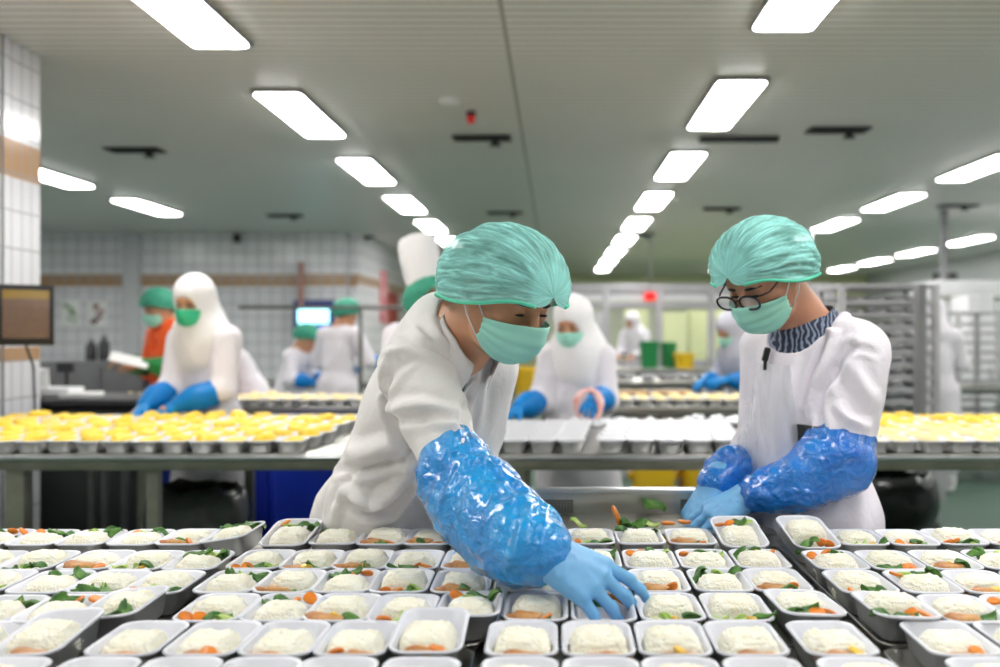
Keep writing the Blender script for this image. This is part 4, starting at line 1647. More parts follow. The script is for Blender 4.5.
    if mask is not None:
        mm, cor, top = mask_mesh('face_mask', M, off, head_sc, mask)
        mk = child('face_mask', mm)
        solid(mk, 0.0012)
        if hijab is None:
            for s, (a, b) in ((-1, (cor[0], cor[2])), (1, (cor[1], cor[3]))):
                ear_t = M @ (Vector((s * 0.088, -0.018, 0.022)) * head_sc) - off
                ear_b = M @ (Vector((s * 0.088, -0.022, -0.022)) * head_sc) - off
                pts = [a, a.lerp(ear_t, 0.5) + (M.to_3x3() @ Vector((s * 0.004, 0, 0))), ear_t, (ear_t + ear_b) / 2 + M.to_3x3() @ Vector((0, -0.008, 0)), ear_b, ear_b.lerp(b, 0.5) + (M.to_3x3() @ Vector((s * 0.006, 0, 0))), b]
                if fine:
                    child('ear_loop', MB().tube(pts, 0.0016, 6).mesh('ear_loop', M_loop, smooth='all'), mk)
    if fine:
        for s in (-1, 1):
            tr = M.to_3x3()
            E = MB()
            c = Vector((s * 0.032, 0.0795, 0.001))
            # downcast eye: narrow visible ball below the lid with a dark lash line, brow above
            pts = [M @ ((c + Vector((dx, 0.0140 - abs(dx) * abs(dx) * 26, -0.0030 - dx * dx * 10))) * head_sc) - off for dx in np.linspace(-0.013, 0.013, 9)]
            child('eyelashes', MB().tube(pts, [0.0008, 0.0018, 0.0026, 0.0032, 0.0034, 0.0032, 0.0026, 0.0018, 0.0008], 6).mesh('eyelashes', M_lash, smooth='all'))
            pts = [M @ (Vector((s * (0.014 + 0.038 * t), 0.0985 - 0.020 * t * t, 0.0200 + 0.008 * t - 0.011 * t * t)) * head_sc) - off for t in np.linspace(0, 1, 9)]
            child('eyebrow', MB().tube(pts, [0.002, 0.0036, 0.0042, 0.0042, 0.004, 0.0036, 0.003, 0.0022, 0.001], 7).mesh('eyebrow', M_hair, smooth='all'))
    else:
        for s in (-1, 1):
            pts = [M @ (Vector((s * 0.032 + dx, 0.0940 - dx * dx * 30, 0.001)) * head_sc) - off for dx in (-0.012, -0.006, 0, 0.006, 0.012)]
            child('eyelashes', MB().tube(pts, 0.003, 6).mesh('eyelashes', M_lash, smooth='all'))
    # ---- sleeves, gloves
    if sleeves:
        for sd in 'RL':
            if sd in J.get('nosleeve', ''):
                continue
            S = Field(0.0036 if fine else res)
            spec = J.get('puff' + sd)
            el, wr = J['el' + sd], J['wr' + sd]
            if spec is None:
                a = el.lerp(wr, 0.22)
                S.chain([a, el.lerp(wr, 0.6), wr.lerp(el, 0.04)], [0.066, 0.064, 0.044], 0.03)
            else:
                S.chain(spec[0], spec[1], 0.02)
            child('sleeve_cover', S.mesh('sleeve_cover', sleeves if not isinstance(sleeves, dict) else sleeves[sd], disp=crumple(0.012 if fine else 0.004, seed + ord(sd), 17 if fine else 12), off=off))
    if gloves:
        for sd in 'RL':
            h = J.get('hand' + sd)
            if not h:
                continue
            G = Field(0.0026 if fine else 0.006)
            hand_shapes(G, J['wr' + sd], h[0], h[1], 1 if sd == 'R' else -1, h[2] if len(h) > 2 else RELAX, h[3] if len(h) > 3 else (0.6, 0.3), J.get('hand_sc', 1.1) if fine else 1.0, grow=0.0012 if fine else 0.003)
            d = n3(h[0])
            G.cone(J['wr' + sd] - d * 0.03, J['wr' + sd] - d * 0.005, 0.034, 0.031, 0.02)
            child('glove', G.mesh('glove', gloves, disp=(lambda V, N: (ridged(V * 60 + vnoise(V * 20)[:, None]) - 0.6) * 0.0016) if fine else None, off=off))
    if vest:
        W = Field(res)
        torso_shapes(W, {**J, 'shR': J['shR'].lerp(J['neck'], 0.15), 'shL': J['shL'].lerp(J['neck'], 0.15)}, grow=0.030)
        for sd in 'RL':
            W.cone(J['hip' + sd], J['hip' + sd] + V(0, 0, -0.35), 0.14, 0.155, 0.06)
        s, f1, u1 = torso_shapes(Field(1), J)
        W.ell(J['neck'] + f1 * 0.12 - u1 * 0.02, (0.042, 0.09, 0.13), rot_cols(s, f1, u1), 0.01, -1)
        child('vest', W.mesh('vest', vest, off=off, disp=fold_disp(0.008, seed + 9, (0, 0, 1), 9.0)))
    return body, M, off


def V(*a):
    return Vector(a)


def legs_for(J, fwd, spread=0.10):
    s = (J['shR'] - J['shL'])
    s.z = 0
    s.normalize()
    f = Vector((fwd[0], fwd[1], 0)).normalized()
    p = J['pelvis']
    for sd, sg in (('R', 1), ('L', -1)):
        h = p + s * sg * 0.09 - V(0, 0, 0.03)
        J['hip' + sd] = h
        J['an' + sd] = V(h.x + s.x * sg * 0.03 - f.x * 0.02, h.y + s.y * sg * 0.03 - f.y * 0.02, 0.085)
        J['kn' + sd] = (h + J['an' + sd]) / 2 + f * 0.025
        J['toe' + sd] = J['an' + sd] + f * 0.16 + V(0, 0, -0.047)
    return J


def rig(x, y, H, yaw, lean=0.15, head_pitch=-0.4, head_yaw=None, arms=None, sw=0.175):
    """standing worker; yaw: direction faced, degrees, 0 = away from the camera (+y), 90 = towards +x; arms in the body frame"""
    k = H / 1.70
    a = math.radians(yaw)
    f = V(math.sin(a), math.cos(a), 0)
    s = V(f.y, -f.x, 0)
    u = V(0, 0, 1)
    J = {}
    J['pelvis'] = V(x, y, 0.91 * k)
    sp = (u * math.cos(lean) + f * math.sin(lean))
    J['chest'] = J['pelvis'] + (u * math.cos(lean * 0.7) + f * math.sin(lean * 0.7)) * 0.32 * k
    J['neck'] = J['chest'] + (u * math.cos(lean * 1.2) + f * math.sin(lean * 1.2)) * 0.22 * k
    hy = math.radians(head_yaw if head_yaw is not None else yaw)
    hf = V(math.sin(hy) * math.cos(head_pitch), math.cos(hy) * math.cos(head_pitch), math.sin(head_pitch))
    J['head'] = J['neck'] + (u * 0.155 + V(math.sin(hy), math.cos(hy), 0) * (0.05 + 0.08 * max(0, -head_pitch))) * k
    for sd, sg in (('R', 1), ('L', -1)):
        J['sh' + sd] = J['neck'] + s * sg * sw * k - sp * 0.055 * k
        if arms and sd in arms:
            e, w = arms[sd][0], arms[sd][1]
        else:
            e, w = (0.06, 0.04, -0.27), (-0.02, 0.26, -0.30)
        fr = lambda v: s * sg * v[0] * k + f * v[1] * k + u * v[2] * k
        J['el' + sd] = J['sh' + sd] + fr(e)
        J['wr' + sd] = J['sh' + sd] + fr(w)
        hd = (J['wr' + sd] - J['el' + sd]).normalized() + V(0, 0, -0.25)
        J['hand' + sd] = (hd, u + s * sg * 0.3, RELAX, (0.6, 0.3))
    legs_for(J, f)
    return J, hf
# ------------------------------------------------------------------ the two packers at the front


def bvh_of(me):
    return BVHTree.FromPolygons([v.co.copy() for v in me.vertices], [tuple(p.vertices) for p in me.polygons])


def drape(bv, a, b, toward, n=14, lift=0.004):
    """points on a garment between a and b, found from the side 'toward'"""
    out = []
    t = n3(toward)
    for i in range(n):
        p = a.lerp(b, i / (n - 1))
        h = bv.ray_cast(p + t * 0.6, -t, 1.2)
        if h[0] is not None:
            out.append(h[0] + t * lift)
    return out


def seam(bv, a, b, toward, r, name, m, parent, n=16, lift=0.0):
    pts = drape(bv, a, b, toward, n, lift)
    if len(pts) > 2:
        # ease the points so the strip does not jag
        for _ in range(2):
            pts = [pts[0]] + [(pts[i - 1] + pts[i] * 2 + pts[i + 1]) / 4 for i in range(1, len(pts) - 1)] + [pts[-1]]
        return link(name, MB().tube(pts, r, 6).mesh(name, m, smooth='all'), parent)


def collar_mesh(name, M, pts_in, m):
    pass


def ribbon(name, pts_lo, pts_hi, m, parent, t=0.003):
    vs = [tuple(p) for p in pts_lo] + [tuple(p) for p in pts_hi]
    n = len(pts_lo)
    fs = [(i, i + 1, n + i + 1, n + i) for i in range(n - 1)]
    me = np_mesh(name, np.array(vs), np.array(fs), m)
    me.shade_smooth()
    o = link(name, me, parent)
    solid(o, t, 0)
    sb = o.modifiers.new('smooth', 'SUBSURF')
    sb.levels = sb.render_levels = 1
    return o


# ---- the man bending over the trays, reaching with his right arm
J = {'head': at(505, 291, 2.06), 'neck': at(450, 326, 2.19), 'chest': at(419, 406, 2.29), 'pelvis': at(388, 512, 2.50)}
J['shR'] = at(414, 366, 2.07)
J['shL'] = at(486, 366, 2.30)
J['elR'] = at(450, 455, 1.97)
J['wrR'] = at(542, 552, 1.685)
J['elL'] = at(462, 478, 2.38)
J['wrL'] = at(480, 530, 2.16)
J['handR'] = ((0.80, -0.14, -0.42), (0.33, -0.72, 0.61), [(0.22, 0.32, 0.3), (0.36, 0.40, 0.3), (0.44, 0.42, 0.3), (0.52, 0.42, 0.3)], (0.5, 0.5))
J['handL'] = ((0.3, -0.6, -0.5), (0.3, 0.2, 0.9), RELAX, (0.6, 0.3))
J['puffR'] = ([at(451, 455, 1.97), at(459, 477, 1.95), at(478, 504, 1.90), at(503, 528, 1.82), at(523, 543, 1.745), at(537, 549, 1.69)], [0.060, 0.079, 0.086, 0.083, 0.073, 0.056])
J['sleeveR'] = (0.076, 0.059, 0.045)
legs_for(J, (0.7, -0.7))
J['arm_k'] = 0.014
J['cap_sc'], J['cap_tilt'], J['cap_z'] = 1.07, 0.46, -0.008
J['hand_sc'] = 1.12
AXJ = (J['head'] + V(-0.03, 0.03, -0.05) - J['neck']).normalized()
FXJ = V(0.74, -0.60, -0.1)
FXJ = (FXJ - AXJ * FXJ.dot(AXJ)).normalized()
J['neck_hole'] = (J['neck'] + AXJ * 0.055 + FXJ * 0.006, (0.072, 0.070, 0.080), rot_cols(FXJ, AXJ.cross(FXJ), AXJ))
J['folds'] = [
    ([(393, 360), (386, 382), (388, 402), (396, 430), (406, 448), (420, 470)], 0.011, -0.014),
    ([(412, 354), (398, 368), (390, 386)], 0.010, -0.007),
    ([(383, 352), (412, 350), (440, 356)], 0.010, 0.005),
    ([(386, 410), (420, 405), (454, 410)], 0.013, 0.010), ([(388, 421), (420, 416), (446, 420)], 0.010, -0.007),
    ([(427, 420), (444, 423), (462, 428)], 0.009, 0.009),
    ([(400, 330), (420, 345), (448, 352)], 0.013, -0.006), ([(430, 318), (440, 338), (452, 352)], 0.012, 0.006),
    ([(337, 452), (362, 454), (398, 442)], 0.018, 0.012), ([(338, 470), (372, 470), (412, 459)], 0.010, -0.014),
    ([(341, 482), (352, 478)], 0.010, -0.010), ([(346, 494), (371, 508), (394, 490), (412, 467)], 0.017, 0.014),
    ([(350, 503), (366, 514), (390, 512), (408, 492)], 0.012, -0.013), ([(332, 478), (324, 498), (317, 526)], 0.013, -0.012),
    ([(342, 490), (336, 510), (332, 528)], 0.012, 0.009), ([(360, 380), (350, 400), (345, 425)], 0.018, -0.005),
    ([(472, 372), (466, 400), (463, 430)], 0.011, -0.010), ([(484, 380), (480, 410), (476, 432)], 0.011, 0.006),
]


def man_detail(body, coat, off, M):
    bv = bvh_of(coat.data)
    o = Vector(off)
    Rm = M.to_3x3()
    # stand collar round the neck, open at the throat
    A = M @ V(0, -0.046, -0.150) - o
    B = M @ V(0, -0.032, -0.085) - o
    ax = (B - A).normalized()
    fx = V(0.74, -0.60, -0.1)
    fx = (fx - ax * fx.dot(ax)).normalized()
    sx = ax.cross(fx)
    nb = A
    lo, hi = [], []
    for i in range(33):
        a = math.radians(26 + 308 * i / 32)
        c, s = math.cos(a), math.sin(a)
        fall = 0.045 * max(0, c - 0.2)
        lo.append(A + fx * (c * 0.090 + 0.006) + sx * (s * 0.092) - ax * (0.050 + fall))
        hi.append(A + fx * (c * 0.078 + 0.006) + sx * (s * 0.073) + ax * (0.040 - fall))
    ribbon('collar', lo, hi, M_coat_warm, coat, 0.004)
    # front opening with its dark zip line, and sewn seams
    t = V(0.75, -0.55, 0.1)
    a, b = nb + fx * 0.09 - ax * 0.02, at(462, 440, 2.16) - o
    seam(bv, a, b, t, 0.0032, 'zip_line', mat('zip_green', srgb(76, 110, 96), rough=0.5), coat, 20, 0.002)
    seam(bv, a + V(0.022, 0.012, 0), b + V(0.03, 0.02, 0), t, 0.005, 'placket_edge', M_coat_warm, coat, 20, 0.001)


man, manM, manO = person(J, (0.66, -0.62, -0.56), 'person in off-white coat, green hairnet and face mask leaning over trays, blue sleeve outstretched',
                         res=0.0068, coat=M_coat_warm, skin=M_skin, cap=M_cap, mask=M_mask, sleeves=M_sleeve, gloves=M_glove, fine=True, trousers=M_trouser, seed=3, amp=0.015, detail=man_detail, head_sc=1.02)

# ---- the man in glasses on the right, wearing a clear apron over a white coat
K = {'head': at(763, 273, 2.42), 'neck': at(812, 334, 2.54), 'chest': at(812, 392, 2.53), 'pelvis': at(806, 508, 2.58)}
K['shL'] = at(852, 356, 2.44)
K['shR'] = at(768, 350, 2.67)
K['elL'] = at(839, 456, 2.39)
K['wrL'] = at(750, 495, 2.43)
K['elR'] = at(764, 440, 2.68)
K['wrR'] = at(713, 486, 2.52)
K['handL'] = ((-0.85, 0.05, -0.50), (-0.35, -0.5, 0.75), [(0.3, 0.4, 0.3)] * 4, (0.5, 0.3))
K['handR'] = ((-0.48, -0.2, -0.75), (-0.7, -0.5, 0.45), [(0.3, 0.4, 0.25), (0.35, 0.4, 0.3), (0.4, 0.45, 0.3), (0.5, 0.5, 0.3)], (0.7, 0.2))
K['puffL'] = ([at(841, 440, 2.41), at(835, 461, 2.385), at(800, 482, 2.39), at(775, 489, 2.41), at(757, 494, 2.42)], [0.078, 0.086, 0.066, 0.053, 0.046])
K['puffR'] = ([at(744, 464, 2.61), at(731, 470, 2.57), at(718, 481, 2.53)], [0.042, 0.058, 0.048])
K['sleeveL'] = (0.086, 0.080, 0.05)
K['sleeveR'] = (0.078, 0.072, 0.06)
legs_for(K, (-0.7, -0.7))
K['arm_k'] = 0.016
K['cap_sc'], K['cap_tilt'], K['cap_z'] = 1.05, 0.56, -0.006
AXK = V(-0.22, -0.14, 1).normalized()
FXK = V(-0.72, -0.69, 0)
FXK = (FXK - AXK * FXK.dot(AXK)).normalized()
K['neck_hole'] = (K['neck'] + AXK * 0.045 + FXK * 0.040, (0.108, 0.092, 0.090), rot_cols(FXK, AXK.cross(FXK), AXK))
K['folds'] = [
    ([(850, 347), (836, 368), (822, 392), (818, 412), (822, 430)], 0.011, -0.015),
    ([(834, 332), (824, 362), (814, 392), (811, 415)], 0.012, 0.010), ([(826, 340), (814, 372), (806, 402)], 0.010, -0.008),
    ([(812, 325), (826, 328), (834, 334)], 0.008, 0.004), ([(852, 347), (866, 349), (878, 353)], 0.008, -0.004),
    ([(838, 372), (850, 396), (866, 418)], 0.016, -0.007), ([(850, 362), (864, 386), (878, 402)], 0.016, 0.006),
    ([(838, 408), (850, 420), (868, 426)], 0.011, 0.008), ([(780, 372), (774, 400), (772, 424)], 0.013, -0.006),
    ([(796, 362), (790, 390), (788, 418)], 0.013, 0.006),
]
M_clear = None


def clear_plastic():
    m, nt, b = nodes_of('clear_apron_plastic')
    vec = add_coord(nt)
    b.inputs['Base Color'].default_value = srgb(246, 246, 250)
    b.inputs['Roughness'].default_value = 0.12
    b.inputs['Alpha'].default_value = 0.40
    b.inputs['Specular IOR Level'].default_value = 0.9
    n1 = noise_node(nt, add_coord(nt, (1, 1, 0.35)), 15.0, 2, 0.5, 0.3)
    bump_node(nt, b, n1, 1.0, 0.05)
    return m


M_clear = clear_plastic()


def shirt_mat():
    m, nt, b = nodes_of('patterned_shirt')
    vec = add_coord(nt, (1, 1, 1))
    w = nt.nodes.new('ShaderNodeTexWave')
    w.inputs['Scale'].default_value = 26
    w.inputs['Distortion'].default_value = 9
    w.inputs['Detail'].default_value = 2
    nt.links.new(vec, w.inputs['Vector'])
    nt.links.new(mix_col(nt, ramp(nt, w.outputs['Fac'], 0.5, 0.75), srgb(40, 48, 70), srgb(140, 152, 176)), b.inputs['Base Color'])
    b.inputs['Roughness'].default_value = 0.75
    return m


M_shirt = shirt_mat()


def glasses_man_detail(body, coat, off, M):
    bv = bvh_of(coat.data)
    o = Vector(off)
    Rm = M.to_3x3()
    nb = K['neck'] - o
    ax, fx = AXK, FXK
    sx = ax.cross(fx)
    # patterned shirt seen in the neck opening, with a turned-down collar
    S = Field(0.007)
    S.cone(K['neck'] - ax * 0.06 + fx * 0.03, K['neck'] + ax * 0.0 + fx * 0.03, 0.105, 0.082, 0.02)
    link('shirt', S.mesh('shirt', M_shirt, off=off), body)
    lo, hi = [], []
    for i in range(37):
        a = math.radians(12 + 336 * i / 36)
        c, s = math.cos(a), math.sin(a)
        dip = max(0, c) ** 1.5
        lo.append(nb + fx * (c * 0.108 + 0.030) + sx * (s * 0.098) - ax * (0.006 + 0.040 * dip))
        hi.append(nb + fx * (c * 0.082 + 0.026) + sx * (s * 0.078) + ax * (0.064 - 0.060 * dip))
    ribbon('shirt_collar', lo, hi, M_shirt, body, 0.004)
    f = V(-0.72, -0.69, 0)
    # clear apron hanging over the front of the coat
    f = V(-0.72, -0.69, 0)
    s = V(-0.69, 0.72, 0)
    top = K['neck'] + f * 0.05 - V(0, 0, 0.075) - o
    nu, nv = 30, 40
    pts = []
    for j in range(nv):
        v = j / (nv - 1)
        z = top.z - v * 0.60
        wd = 0.09 + 0.13 * min(1, v * 2.6) + 0.02 * v
        for i in range(nu):
            uu = i / (nu - 1) * 2 - 1
            ang = uu * (0.75 + 0.65 * min(1, v * 2.2))
            if ang < 0:
                ang *= 0.26
            base = V(top.x, top.y, z) + (K['pelvis'] - K['chest']) * 0.0
            dirv = f * math.cos(ang) + s * math.sin(ang)
            h = bv.ray_cast(base - f * 0.05 + dirv * 0.7, -dirv, 0.9)
            r = 0.15
            ctr = base - f * 0.05
            if h[0] is not None:
                r = min(0.27, max(0.10, (h[0] - ctr).length))
            wv = 0.012 + 0.016 * math.sin(uu * 9 + v * 3) * min(1, v * 2) + 0.05 * v * v * (0.4 + 0.6 * math.cos(ang))
            pts.append((ctr, dirv, r + wv))
    # ease radii
    Rr = np.array([p[2] for p in pts]).reshape(nv, nu)
    for _ in range(26):
        Q = Rr.copy()
        Q[1:-1] = (Rr[:-2] + 2 * Rr[1:-1] + Rr[2:]) / 4
        Q[:, 1:-1] = (Q[:, :-2] + 2 * Q[:, 1:-1] + Q[:, 2:]) / 4
        Rr = np.maximum(Q, Rr - 0.0015)
    vs = [tuple(pts[k][0] + pts[k][1] * Rr.ravel()[k]) for k in range(nu * nv)]
    fs = [(j * nu + i, j * nu + i + 1, (j + 1) * nu + i + 1, (j + 1) * nu + i) for j in range(nv - 1) for i in range(nu - 1)]
    me = np_mesh('apron', np.array(vs), np.array(fs), M_clear)
    me.shade_smooth()
    link('apron', me, body)
    # dark waist band showing beside the apron
    bp, bq = [], []
    for i in range(15):
        ang = 0.35 + 2.0 * i / 14
        dirv = f * math.cos(ang) - s * math.sin(ang)
        c = at(800, 428, 2.54) - o
        h = bv.ray_cast(c + dirv * 0.6, -dirv, 0.6)
        if h[0] is not None and (h[0] - c).length < 0.21:
            bp.append(h[0] + dirv * 0.005 - V(0, 0, 0.024))
            bq.append(h[0] + dirv * 0.005 + V(0, 0, 0.022))
    if len(bp) > 3:
        ribbon('waist_band', bp, bq, M_black, coat, 0.004)
    # small black clip on the chest
    h = bv.ray_cast(at(771, 356, 2.2) - o, (at(771, 356, 2.2) - V(0, 0, CAM_Z)).normalized(), 1.0)
    if h[0] is not None:
        c = MB()
        c.box(h[0] + h[1] * 0.016, (0.016, 0.014, 0.036), rot=Matrix.Rotation(0.25, 3, 'Y'), bev=0.005)
        c.tube([h[0] + h[1] * 0.016 + V(-0.002, 0, -0.016), h[0] + h[1] * 0.014 + V(-0.005, 0, -0.038)], 0.005, 8)
        c.build('chest_clip', M_black, coat)
    # spectacles
    g = MB()
    hs = 0.99
    T = lambda v: M @ (Vector(v) * hs) - o
    lens = []
    for s2 in (-1, 1):
        ring = []
        for i in range(24):
            a = 2 * math.pi * i / 24
            x = s2 * 0.034 + 0.0275 * math.copysign(abs(math.cos(a)) ** 0.8, math.cos(a))
            z = 0.001 + 0.0190 * math.copysign(abs(math.sin(a)) ** 0.85, math.sin(a))
            ring.append(V(x, 0.124 - 0.10 * (x * x) * 8 * 0.5, z))
        g.tube([T(p) for p in ring], 0.0028, 8, closed=True)
        # temple arm to the ear
        g.tube([T((s2 * 0.060, 0.110, 0.010)), T((s2 * 0.074, 0.088, 0.006)), T((s2 * 0.080, 0.03, 0.010)), T((s2 * 0.086, -0.012, 0.014)), T((s2 * 0.085, -0.03, -0.004))], 0.0022, 8)
        lens.append(ring)
    g.tube([T((-0.008, 0.123, 0.006)), T((0, 0.126, 0.009)), T((0.008, 0.123, 0.006))], 0.0022, 8)
    gl = g.build('glasses', M_black_frame, body)
    lm = bpy.data.materials.new('lens_glass')
    lm.use_nodes = True
    bs = lm.node_tree.nodes['Principled BSDF']
    bs.inputs['Base Color'].default_value = (0.9, 0.94, 1, 1)
    bs.inputs['Roughness'].default_value = 0.03
    bs.inputs['Alpha'].default_value = 0.18
    bs.inputs['Specular IOR Level'].default_value = 1.0
    for ring in lens:
        me = MB()
        k = len(ring)
        me.raw([T(p) for p in ring] + [T(p + V(0, -0.0015, 0)) for p in ring], [tuple(range(k)), tuple(range(2 * k - 1, k - 1, -1))] + [(i, k + i, k + (i + 1) % k, (i + 1) % k) for i in range(k)])
        me.build('lens', lm, gl, smooth=False)


man2, man2M, man2O = person(K, (-0.66, -0.58, -0.70), 'person in glasses, green hairnet and clear apron over a pale coat behind the trays',
                            res=0.0068, coat=M_coat_cool, skin=M_skin2, cap=M_cap, mask=M_mask, sleeves=M_sleeve_deep, gloves=M_glove, fine=True, trousers=M_trouser, seed=8, amp=0.013, detail=glasses_man_detail, head_sc=0.99)
# ------------------------------------------------------------------ workers further back
M_coat_grey = fabric('coat_greyish', srgb(192, 192, 204))
WHITE = dict(coat=M_coat_bg, skin=M_skin, trousers=M_trouser)
# hooded woman behind the egg trays
d = 5.22
p = at(211, 400, d)
Jw, hf = rig(p.x, d, 1.61, 205, 0.14, -0.32, 192, {'R': ((0.0, 0.06, -0.27), (0.0, 0.25, -0.35)), 'L': ((0.03, 0.05, -0.27), (-0.12, 0.22, -0.34))}, sw=0.16)
person(Jw, hf, 'hooded person with green face mask and blue sleeves bending over the egg trays', mask=M_mask_green, hijab=M_hijab, sleeves=M_sleeve_bg, gloves=M_glove_bg, hair=False, seed=21, **WHITE)
# hooded woman in the middle holding a pink looped band
p = at(578, 400, 5.32)
Jm, hf = rig(p.x, 5.32, 1.50, 188, 0.12, -0.45, 200, {'R': ((0.05, 0.03, -0.26), (0.17, 0.22, -0.30)), 'L': ((0.02, 0.03, -0.26), (0.0, 0.24, -0.24))}, sw=0.15)
person(Jm, hf, 'hooded person with pale mask and blue sleeves holding a pink looped band', mask=M_mask, hijab=M_hijab, sleeves=M_sleeve_bg, gloves=M_glove_bg, hair=False, seed=22, **WHITE)
hw = Jm['wrL'] + n3(Jm['handL'][0]) * 0.10
M_pink = mat('pink_plastic', srgb(240, 156, 150), rough=0.4, col2=srgb(250, 226, 222), var_scale=30)
rb = MB()
rb.tube([hw + V(0.06 * math.cos(a) - 0.03, -0.035 + 0.01 * math.sin(2 * a), 0.078 * math.sin(a) - 0.01) for a in np.linspace(0, 2 * math.pi, 29)[:-1]], [0.016 + 0.005 * math.sin(3 * a) for a in np.linspace(0, 2 * math.pi, 29)[:-1]], 8, closed=True)
o = rb.build('looped_band', M_pink)
tag(o, 'pink and white looped band held in the blue glove of the middle hooded person', 'band')
# man in the orange vest with a paper
p = at(174, 380, 7.2)
Jo, hf = rig(p.x, 7.2, 1.62, 218, 0.08, -0.35, 222, {'R': ((0.08, 0.02, -0.26), (-0.04, 0.28, -0.18)), 'L': ((0.08, 0.02, -0.26), (-0.05, 0.27, -0.2))})
person(Jo, hf, 'person in orange vest and green cap reading a white sheet of paper', coat=M_vest, skin=M_skin, trousers=M_vest, cap=M_cap_bg, mask=M_mask, vest=M_vest, sleeves=M_shirt_green, seed=23, coat_len=0.12)
pc = (Jo['wrR'] + Jo['wrL']) / 2 + V(0.03, -0.16, 0.02)
pp = MB().box((0, 0, 0), (0.25, 0.22, 0.004), bev=0.001)
o = pp.build('paper_sheet', mat('paper', srgb(246, 246, 246), rough=0.6), None, pc)
o.rotation_euler = (0.25, 0.25, 0.35)
tag(o, 'white sheets of paper held by the person in the orange vest', 'paper')
# person hidden behind the hooded woman, stooping
p = at(252, 385, 8.3)
Jx, hf = rig(p.x, 8.3, 1.60, 250, 0.75, -0.6, 250, {'R': ((0.06, 0.05, -0.26), (-0.02, 0.25, -0.30)), 'L': ((0.06, 0.05, -0.26), (0, 0.25, -0.32))})
person(Jx, hf, 'stooping person in white coat behind the hooded person at the egg trays', cap=M_cap_bg, sleeves=M_sleeve_bg, gloves=M_glove_bg, seed=24, **WHITE)
p = at(288, 370, 9.6)
Jy, hf = rig(p.x, 9.6, 1.40, 110, 0.35, -0.5, 110, {'R': ((0.06, 0.05, -0.26), (-0.02, 0.26, -0.28)), 'L': ((0.06, 0.05, -0.26), (0, 0.26, -0.28))})
person(Jy, hf, 'person in white with green cap bending left of the lit screen', cap=M_cap_bg, sleeves=M_sleeve_bg, gloves=M_glove_bg, seed=25, **WHITE)
p = at(338, 380, 9.2)
Jz, hf = rig(p.x, 9.2, 1.62, 25, 0.08, -0.3, 40, {'R': ((0.12, 0.06, -0.26), (0.10, 0.28, -0.26)), 'L': ((0.12, 0.06, -0.26), (0.02, 0.28, -0.28))})
person(Jz, hf, 'person in white with green cap seen from behind under the lit screen', cap=M_cap_bg, sleeves=M_sleeve_bg, gloves=M_glove_bg, seed=26, **WHITE)
# cook in a tall white hat behind the front worker
p = at(420, 360, 5.5)
Jc, hf = rig(p.x, 5.5, 1.62, 140, 0.05, 0.22, 120)
person(Jc, hf, 'person in a tall white chef hat and mask behind the bent-over front worker', cap=M_cap_bg, mask=M_mask, chef=True, seed=27, **WHITE)
# far right figures
p = at(748, 380, 7.6)
Jr, hf = rig(p.x, 7.6, 1.47, 240, 0.22, -0.5, 240, {'R': ((0.06, 0.05, -0.26), (-0.02, 0.26, -0.24)), 'L': ((0.06, 0.05, -0.26), (0, 0.26, -0.22))})
person(Jr, hf, 'hooded person in grey-white working behind the person in glasses, nearest of the far figures', hijab=M_coat_grey, sleeves=M_sleeve_bg, gloves=M_glove_bg, hair=False, mask=M_mask, seed=28, coat=M_coat_grey, skin=M_skin, trousers=M_trouser)
p = at(934, 370, 8.6)
Jq, hf = rig(p.x, 8.6, 1.60, 20, 0.10, -0.3, 30, {'R': ((0.06, 0.10, -0.24), (-0.02, 0.26, -0.24)), 'L': ((0.06, 0.10, -0.24), (0, 0.26, -0.22))})
person(Jq, hf, 'hooded person in white seen from behind beside the tall tray racks', hijab=M_coat_bg, hair=False, seed=29, **WHITE)
p = at(637, 370, 14.5)
Jf, hf = rig(p.x, 14.5, 1.62, 215, 0.15, -0.3, 215)
person(Jf, hf, 'small far person in white behind the glass partition', hijab=M_coat_bg, hair=False, seed=30, res=0.016, **WHITE)
# ------------------------------------------------------------------ machines, racks, screens and furniture around the hall
# monitor on the tiled pier
d = 4.75
c = at(26, 315, d)
mo = empty('monitor', c, 'black framed monitor with brown picture mounted by the tiled pier', 'monitor', rz=math.radians(36))
W, H = 0.25, 0.29
MB().box((0, 0.03, 0), (W, 0.05, H), bev=0.01).build('casing', M_black, mo)


def screen_mat(name, top, mid, e):
    m, nt, b = nodes_of(name)
    vec = add_coord(nt, kind='Generated')
    sp = nt.nodes.new('ShaderNodeSeparateXYZ')
    nt.links.new(vec, sp.inputs[0])
    n = noise_node(nt, vec, 9, 3)
    g = ramp(nt, sp.outputs[2], 0.80, 0.84)
    base = mix_col(nt, n, mid, tuple(c * 0.7 for c in mid[:3]) + (1,))
    colr = mix_col(nt, g, base, top)
    nt.links.new(colr, b.inputs['Base Color'])
    nt.links.new(colr, b.inputs['Emission Color'])
    b.inputs['Emission Strength'].default_value = e
    b.inputs['Roughness'].default_value = 0.25
    return m


MB().box((0, 0.0035, 0.004), (W - 0.05, 0.006, H - 0.06), bev=0.001).build('screen', screen_mat('screen_brown', srgb(128, 104, 48), srgb(112, 90, 76), 0.2), mo)
br = MB().box((0, 0.12, -0.02), (0.06, 0.16, 0.06), bev=0.01).tube([(0, 0.1, -0.1), (0.05, 0.12, -0.25), (0.06, 0.14, -0.5)], 0.006, 8)
br.build('wall_arm', M_dark, mo)

